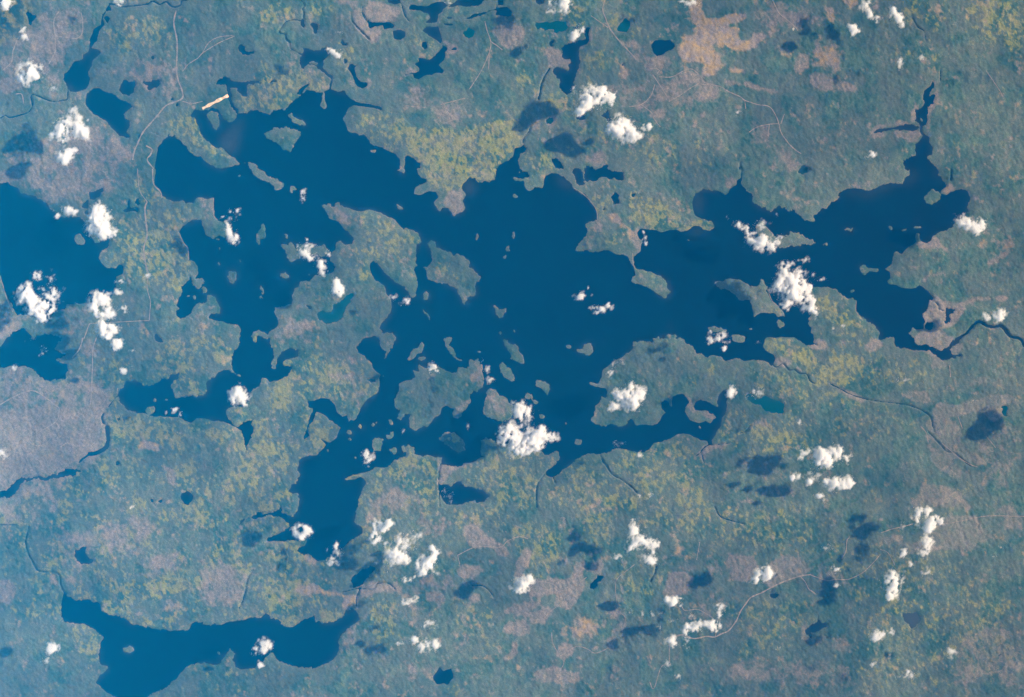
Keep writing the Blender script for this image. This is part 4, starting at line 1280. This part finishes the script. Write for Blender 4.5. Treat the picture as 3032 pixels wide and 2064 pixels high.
def volume_mat(name, dens, color, g):
    m = bpy.data.materials.new(name); m.use_nodes = True; t = m.node_tree
    for n in list(t.nodes): t.nodes.remove(n)
    o = nd(t, "ShaderNodeOutputMaterial"); v = nd(t, "ShaderNodeVolumePrincipled")
    v.inputs["Color"].default_value = color + (1,)
    v.inputs["Absorption Color"].default_value = (1, 1, 1, 1)
    v.inputs["Density"].default_value = dens
    v.inputs["Anisotropy"].default_value = g
    for k in ("Density Attribute", "Temperature Attribute", "Color Attribute"):
        if k in v.inputs: v.inputs[k].default_value = ""
    v.inputs["Blackbody Intensity"].default_value = 0
    t.links.new(v.outputs[0], o.inputs["Volume"])
    m.cycles.homogeneous_volume = True
    return m

M_ground = ground_mat(); M_water = water_mat()
M_road = flat_mat("packed pale dirt", (0.17, 0.148, 0.118), (0.25, 0.215, 0.170), 1 / 90.0)
M_sand = flat_mat("bright sand", (0.50, 0.37, 0.23), (0.78, 0.62, 0.43), 1 / 60.0)

# ---------------------------------------------------------------- land: the mainland and every island
WX = ((PX - CX) * S).astype(np.float32); WY = ((CY - PY) * S).astype(np.float32)
lab, nl = components(s > 0)
cnt = np.bincount(lab.ravel(), minlength=nl + 1)
cnt[0] = 0
fcore = np.zeros(lab.shape, bool); fcore[E:-E, E:-E] = True
main = int(np.argmax(np.bincount(lab[~fcore], minlength=nl + 1)[1:]) + 1)
lab[(lab > 0) & (cnt[lab] < 4) & (lab != main)] = 0
keepd = s > -0.47
lab2 = grow(lab.copy(), 4); lab2[~keepd & (lab == 0)] = 0
# a face belongs to the largest label among its corners and is kept when any corner has one
c00, c10, c11, c01 = lab2[:-1, :-1], lab2[:-1, 1:], lab2[1:, 1:], lab2[1:, :-1]
flab = np.maximum(np.maximum(c00, c10), np.maximum(c11, c01))
# prefer the corner that is really land
l00, l10, l11, l01 = lab[:-1, :-1], lab[:-1, 1:], lab[1:, 1:], lab[1:, :-1]
lmax = np.maximum(np.maximum(l00, l10), np.maximum(l11, l01))
flab = np.where(lmax > 0, lmax, flab)
jj, ii = np.nonzero(flab)
fl = flab[jj, ii]
base = jj * TX + ii
quads = np.stack([base, base + TX, base + TX + 1, base + 1], 1)   # rows run south, so this is counter-clockwise from above
order = np.argsort(fl, kind='stable'); fl = fl[order]; quads = quads[order]
bounds = np.searchsorted(fl, np.arange(nl + 2))
Vall = np.stack([WX.ravel(), WY.ravel(), Z.ravel()], 1)
cA = cols.reshape(-1, 4); cB = cols2.reshape(-1, 4); cC = cols3.reshape(-1, 4)
islands = []
for L in range(1, nl + 1):
    q = quads[bounds[L]:bounds[L + 1]]
    if len(q) == 0: continue
    u, inv = np.unique(q.ravel(), return_inverse=True)
    at = {'cover': cA[u], 'tone': cB[u], 'detail': cC[u]}
    if L == main:
        mesh_obj("ground", Vall[u], inv.reshape(-1, 4), M_ground, at, kind='structure', label="forested mainland with bogs and clearings around the lakes")
    else:
        m = (lab.ravel()[u] == L)
        px = float(PX.ravel()[u][m].mean()); py = float(PY.ravel()[u][m].mean())
        o = mesh_obj("island", Vall[u], inv.reshape(-1, 4), M_ground, at, kind='structure')
        islands.append((o, px, py, int(cnt[L])))

# ---------------------------------------------------------------- water: one level sheet for every lake, pond and river
st4 = 3
wm = (s < 0)
wc = np.zeros(((TY + st4 - 1) // st4, (TX + st4 - 1) // st4), bool)
wl, nw = components(wm)
wcnt = np.bincount(wl.ravel(), minlength=nw + 1)
wl[(wl > 0) & (wcnt[wl] < 8)] = 0
big_ = wl.copy()
for sh0 in range(st4):
    for sh1 in range(st4):
        sub = np.zeros(wc.shape, np.int32); q = wl[sh0::st4, sh1::st4]; sub[:q.shape[0], :q.shape[1]] = q
        wc = sub if (sh0 == 0 and sh1 == 0) else np.maximum(wc, sub)
wlab = grow(wc.copy(), 2)
cx_i = np.minimum(np.arange(wlab.shape[1] + 1) * st4, TX - 1); cy_i = np.minimum(np.arange(wlab.shape[0] + 1) * st4, TY - 1)
VX, VY = np.meshgrid(gx[cx_i], gy[cy_i]); CW = VX.shape[1]
def samp(a):
    fx = np.clip((VX - MX0) / C4, 0, a.shape[1] - 1.001).astype(int); fy = np.clip((VY - MY0) / C4, 0, a.shape[0] - 1.001).astype(int)
    return a[fy, fx]
def dil(a, n):
    for _ in range(n):
        for ax, k_ in ((0, 1), (0, -1), (1, 1), (1, -1)): a = np.maximum(a, np.roll(a, k_, ax))
    return a
wat = np.zeros(VX.shape + (4,), np.float32)
nearw = blur(W[::2, ::2], 1.6)
fxn = np.clip((VX - MX0) / 4.8, 0, nearw.shape[1] - 1.001).astype(int); fyn = np.clip((VY - MY0) / 4.8, 0, nearw.shape[0] - 1.001).astype(int)
near = np.clip(1 - nearw[fyn, fxn], 0, 0.5) * sm(fbm(51, VX, VY, 90, 3), -0.02, 0.3) * 0.8
wat[..., 0] = np.maximum(samp(SH), near); wat[..., 1] = samp(dil(GR, 2)); wat[..., 2] = samp(dil(VV, 2)); wat[..., 3] = 1
jj, ii = np.nonzero(wlab); fl = wlab[jj, ii]; base = jj * CW + ii
quads = np.stack([base, base + CW, base + CW + 1, base + 1], 1)
order = np.argsort(fl, kind='stable'); fl = fl[order]; quads = quads[order]
bounds = np.searchsorted(fl, np.arange(nw + 2))
WV = np.stack([((VX - CX) * S).ravel(), ((CY - VY) * S).ravel(), np.zeros(VX.size)], 1)
waters = []
for L in range(1, nw + 1):
    q = quads[bounds[L]:bounds[L + 1]]
    if len(q) == 0: continue
    u, inv = np.unique(q.ravel(), return_inverse=True)
    m = (wl == L); ys_, xs_ = np.nonzero(m)
    area = len(ys_); ext_ = max(np.ptp(ys_), np.ptp(xs_)) + 1
    nm = 'lake' if area > 3500 and area > 0.12 * ext_ ** 2 else ('river' if area < 0.09 * ext_ ** 2 else 'pond')
    if area > 3500 and nm == 'pond': nm = 'lake'
    o = mesh_obj(nm, WV[u], inv.reshape(-1, 4), M_water, {'water': wat.reshape(-1, 4)[u]}, kind='structure')
    waters.append((o, nm, float(PX[m].mean()), float(PY[m].mean()), area))

# ---------------------------------------------------------------- roads and the sand strip
def hgt(x, y):
    fx = np.interp(x, gx, np.arange(TX)); fy = np.interp(y, gy, np.arange(TY))
    ix = np.minimum(fx.astype(int), TX - 2); iy = np.minimum(fy.astype(int), TY - 2); tx = fx - ix; ty = fy - iy
    return (Z[iy, ix] * (1 - tx) + Z[iy, ix + 1] * tx) * (1 - ty) + (Z[iy + 1, ix] * (1 - tx) + Z[iy + 1, ix + 1] * tx) * ty

def strip(name, P, wpx, mat, lift, seed, **kw):
    L = smooth_line(P, 1.5)
    rng = np.random.default_rng(seed)
    d = np.gradient(L, axis=0); d /= np.maximum(np.hypot(d[:, 0], d[:, 1]), 1e-6)[:, None]
    nrm = np.stack([-d[:, 1], d[:, 0]], 1)
    k = np.arange(len(L))
    hw = wpx / 2 * (1 + 0.25 * np.sin(k * 0.31 + seed) + 0.2 * (rng.random(len(L)) - 0.5))
    cols_ = []
    for f in (-1, -0.33, 0.33, 1):
        q = L + nrm * (hw * f)[:, None]
        cols_.append(np.stack([(q[:, 0] - CX) * S, (CY - q[:, 1]) * S, hgt(q[:, 0], q[:, 1]) + lift], 1))
    # level across each cross-section so the strip lies on top of the bumps
    zt = np.max([c[:, 2] for c in cols_], axis=0)
    for c in cols_: c[:, 2] = zt
    V = np.stack(cols_, 1).reshape(-1, 3)
    F_ = []
    for i in range(len(L) - 1):
        for j in range(3):
            a = i * 4 + j; F_.append((a, a + 4, a + 5, a + 1))
    return mesh_obj(name, V, np.array(F_), mat, smooth=False, **kw)

nr = 0
for c, st, P in items:
    if c == 'D':
        nr += 1
        strip("dirt_road", P, min(st, 4.6) * (1.3 if len(P) > 16 else 0.9) if st < 5 else st * 0.6, M_road, 1.5 + 0.12 * nr, nr, kind='structure')
    elif c == 'X':
        strip("airstrip", P, 8.2, M_sand, 2.0, 3, kind='structure', label="bright sandy strip running diagonally beside the upper left bay")

# ---------------------------------------------------------------- clouds
M_cloud = volume_mat("cloud droplets", 0.021, (0.995, 0.995, 0.995), 0.0)
def make_cloud(blobs, seed):
    bl = np.array(blobs)
    k = 1 - CLOUD_Z / CAM_H                      # true ground position of something seen at this photo position but higher up
    bx = (bl[:, 0] - CX) * k * S; by = (CY - bl[:, 1]) * k * S; rx = bl[:, 2] * k * S; ry = bl[:, 3] * k * S; de = bl[:, 4]
    mg = 2.0
    cell = 20.0
    xa, xb = (bx - rx * mg).min(), (bx + rx * mg).max(); ya, yb = (by - ry * mg).min(), (by + ry * mg).max()
    X, Y = np.meshgrid(np.arange(xa, xb, cell), np.arange(ya, yb, cell))
    # ragged: domain-warp the puffs
    qx, qy = X / S, Y / S
    rm = float(np.median(np.minimum(rx, ry))) / S
    aw = min(13.0, 3.0 + rm * 0.55)
    wx = (fbm(seed, qx, qy, 26, 5, 0.66) * aw + fbm(seed + 8, qx, qy, 7, 2, 0.6) * 3.0) * S
    wy = (fbm(seed + 1, qx, qy, 26, 5, 0.66) * aw + fbm(seed + 9, qx, qy, 7, 2, 0.6) * 3.0) * S
    T = np.zeros(X.shape)
    for a, b, r1, r2, d in zip(bx, by, rx, ry, de):
        r2_ = ((X + wx - a) / r1) ** 2 + ((Y + wy - b) / r2) ** 2
        T = T + 1.3 * d ** 1.2 * np.exp(-1.1 * r2_ ** 1.1)
    T = np.minimum(T, 1.5 + 0.15 * T)
    n1 = fbm(seed + 2, qx, qy, 22, 5, 0.7); n2 = fbm(seed + 3, qx, qy, 9, 3, 0.6, 1.9, -0.5)
    n3 = 1 - np.abs(fbm(seed + 4, qx, qy, 19, 4, 0.62)) * 3.0
    T = T * np.clip(0.88 + 1.25 * n1 + 0.75 * n2 + 0.28 * n3, 0.08, 2.2) - 0.15
    T = np.clip(T, 0, None)
    V_ = np.zeros(X.shape)                         # thin torn veil round the puffs
    for a, b, r1, r2, d in zip(bx, by, rx, ry, de):
        V_ = np.maximum(V_, min(1.0, d) * np.exp(-0.62 * (((X + 1.5 * wx - a) / r1) ** 2 + ((Y + 1.5 * wy - b) / r2) ** 2)))
    V_ = np.clip(V_ * (0.8 + 1.6 * n1 + 0.6 * n2 + 0.35 * n3) - 0.27, 0, 1)
    T = 430.0 * (1 - np.exp(-0.36 * T ** 1.95)) + 65.0 * V_          # thickness in metres, feathering to nothing at the rim
    T[0, :] = T[-1, :] = 0; T[:, 0] = T[:, -1] = 0
    if T.max() < 5: return []
    comp, nc = components(T > 0)
    ar = np.bincount(comp.ravel(), minlength=nc + 1)[1:]
    major = [i + 1 for i in range(nc) if ar[i] > 0.3 * ar.max()]
    jj_, ii_ = np.indices(T.shape)
    cen = {i: (jj_[comp == i].mean(), ii_[comp == i].mean()) for i in range(1, nc + 1)}
    own = np.zeros(nc + 1, int)
    for i in range(1, nc + 1):
        own[i] = min(major, key=lambda q: math.hypot(cen[i][0] - cen[q][0], cen[i][1] - cen[q][1]) - math.sqrt(ar[q - 1] / 3.14))
    comp = own[comp]
    base = CLOUD_Z + 35 * fbm(seed + 5, qx, qy, 40, 2)
    return [cloud_mesh(np.where(comp == q, T, 0), X, Y, base) for q in major]

def cloud_mesh(T, X, Y, base):
    pos = T > 0
    cell_on = pos[:-1, :-1] | pos[1:, :-1] | pos[:-1, 1:] | pos[1:, 1:]
    used = np.zeros(T.shape, bool)
    used[:-1, :-1] |= cell_on; used[1:, :-1] |= cell_on; used[:-1, 1:] |= cell_on; used[1:, 1:] |= cell_on
    ti = -np.ones(T.shape, int); ti[used] = np.arange(used.sum())
    nb = used.sum(); bi = ti.copy(); bi[pos] = nb + np.arange(pos.sum())
    Vt = np.stack([X[used], Y[used], (base + T * 0.72)[used]], 1)
    Vb = np.stack([X[pos], Y[pos], (base - T * 0.28)[pos]], 1)
    j, i = np.nonzero(cell_on)
    ft = np.stack([ti[j, i], ti[j, i + 1], ti[j + 1, i + 1], ti[j + 1, i]], 1)
    fb = np.stack([bi[j, i], bi[j + 1, i], bi[j + 1, i + 1], bi[j, i + 1]], 1)
    return np.vstack([Vt, Vb]), np.vstack([ft, fb])

clouds = []
sd = 100
for c, st, bl in items:
    if c != 'C': continue
    sd += 7
    for V, Fc in make_cloud(bl, sd):
        o = mesh_obj("cloud", V, Fc, M_cloud)
        k = S * (1 - CLOUD_Z / CAM_H)
        lo, hi = V.min(0), V.max(0)
        clouds.append([o, CX + V[:, 0].mean() / k, CY - V[:, 1].mean() / k, float(max(hi[0] - lo[0], hi[1] - lo[1]) / k),
                       float(max(q[4] for q in bl)), len(bl)])

LAND = [  # landmarks anyone can find in the picture, photo px
 (90, 52, 'dark oval pond near the top left corner'), (632, 300, 'bright sand strip'), (245, 240, 'long narrow lake at the upper left'),
 (325, 335, 'bean-shaped lake at the upper left'), (400, 255, 'pair of small square ponds'), (40, 800, 'large lake at the left edge'),
 (110, 1050, 'lake below the left edge lake'), (130, 1290, 'lilac clearing at the left edge'), (150, 1420, 'wide river in the lower left'),
 (555, 1475, 'round dark pond in the lower left'), (245, 1645, 'crescent pond in the lower left'), (620, 1880, 'wide lake at the bottom left'),
 (990, 1450, 'southern bay of the main lake'), (1370, 1460, 'dark pond below the main lake'), (840, 400, 'wedge island in the upper bay'),
 (780, 520, 'thin slanted island in the upper bay'), (640, 650, 'peninsula with a pale beach'), (900, 740, 'ragged island in the left arm'),
 (990, 930, 'horseshoe pond on the big island'), (1320, 830, 'central diamond island'), (1290, 1190, 'lobed island in the lower main lake'),
 (1480, 1200, 'triangular island in the lower main lake'), (1030, 180, 'black pond in the upper centre'), (1270, 180, 'forked lake at the top centre'),
 (1620, 90, 'green lake at the top'), (1690, 200, 'tall dark lake at the top'), (1960, 140, 'round dark lake beside the orange bog'),
 (2080, 160, 'orange bog'), (1390, 480, 'yellow peninsula'), (1800, 520, 'twin ponds north of the main lake'), (1930, 830, 'kite-shaped island'),
 (2240, 880, 'boot-shaped island'), (2380, 710, 'pointed island in the right arm'), (2750, 340, 'Y-shaped marsh in the upper right'),
 (2770, 600, 'round headland in the right arm'), (2570, 800, 'T-shaped islet in the right arm'), (2800, 1000, 'dark river at the right edge'),
 (2600, 930, 'right bay of the main lake'), (2030, 1190, 'round bay of the lower right arm'), (2260, 1200, 'green pond on the right'),
 (1950, 1110, 'wide headland in the lower right'), (2540, 1330, 'marshy stream in the lower right'), (2880, 1260, 'large brown bog on the right'),
 (2700, 1840, 'shield-shaped pond'), (2400, 1850, 'dark pond in the lower right'), (2100, 1880, 'pale winding road'), (2480, 1720, 'road junction in the lower right'),
 (1700, 1760, 'pale clearings at the bottom centre'), (1390, 1690, 'oval clearing at the bottom centre'), (1770, 1720, 'small hooked pond at the bottom'),
 (1080, 1710, 'small pond by the orange meadow'), (1300, 1990, 'half pond at the bottom edge'), (1460, 1330, 'dark islet in cloud shadow'),
]
def side(dx, dy):
    a = math.degrees(math.atan2(-dy, dx)) % 360
    return ['right of', 'up and right of', 'above', 'up and left of', 'left of', 'down and left of', 'below', 'down and right of'][int((a + 22.5) // 45) % 8]
seen = {}
def describe(px, py, head, tries=None):
    order = sorted(LAND, key=lambda l: math.hypot(l[0] - px, l[1] - py))
    for rank in range(7):
        l = order[rank]; d = math.hypot(l[0] - px, l[1] - py)
        rel_ = 'over the' if d < 32 else side(px - l[0], py - l[1]) + ' the'
        near = '' if d < 32 else ('just ' if d < 110 else ('' if d < 230 else 'well '))
        txt = f"{head} {near}{rel_} {l[2]}"
        if txt not in seen and len(txt.split()) <= 16:
            seen[txt] = 1; return txt
    return None
def inwater(px, py):
    i = int(np.clip((px - MX0) / G, 0, NX - 1)); j = int(np.clip((py - MY0) / G, 0, NY - 1)); return W[j, i] > 0.5
for o, px, py, size, dn, nbl in sorted(clouds, key=lambda c: -c[3]):
    sz = 'largest' if size > 150 else ('big' if size > 100 else ('mid-sized' if size > 55 else ('small' if size > 28 else 'tiny')))
    if sz == 'largest': sz = 'very big'
    tone = 'faint thin' if dn < 0.5 else ('dense white' if dn > 1.0 else 'wispy white')
    shp = 'cloud' if nbl < 3 else ('clustered cloud' if nbl > 5 else 'ragged cloud')
    t_ = describe(px, py, f"{sz} {tone} {shp}")
    if t_ is None: t_ = describe(px, py, f"{sz} white cloud") or describe(px, py, f"{sz} cloud") or f"{sz} {tone} {shp}"
    o['label'] = t_; o['category'] = 'cloud'; o['group'] = 'scattered small cumulus clouds'
for o, px, py, n in islands:
    sz = 'large' if n > 9000 else ('mid-sized' if n > 1500 else ('small' if n > 200 else 'tiny'))
    t_ = describe(px, py, f"{sz} forested island")
    if t_: o['label'] = t_


# ---------------------------------------------------------------- the air
M_haze = volume_mat("blue air", HAZE_D, HAZE_C, HAZE_G)
R_, z0, z1 = 128000.0, -60.0, CAM_H + 600.0
hv = np.array([(x, y, z) for z in (z0, z1) for y in (-R_, R_) for x in (-R_, R_)])
hf = np.array([(0, 2, 3, 1), (4, 5, 7, 6), (0, 1, 5, 4), (1, 3, 7, 5), (3, 2, 6, 7), (2, 0, 4, 6)])
mesh_obj("haze", hv, hf, M_haze, smooth=False, kind='stuff')
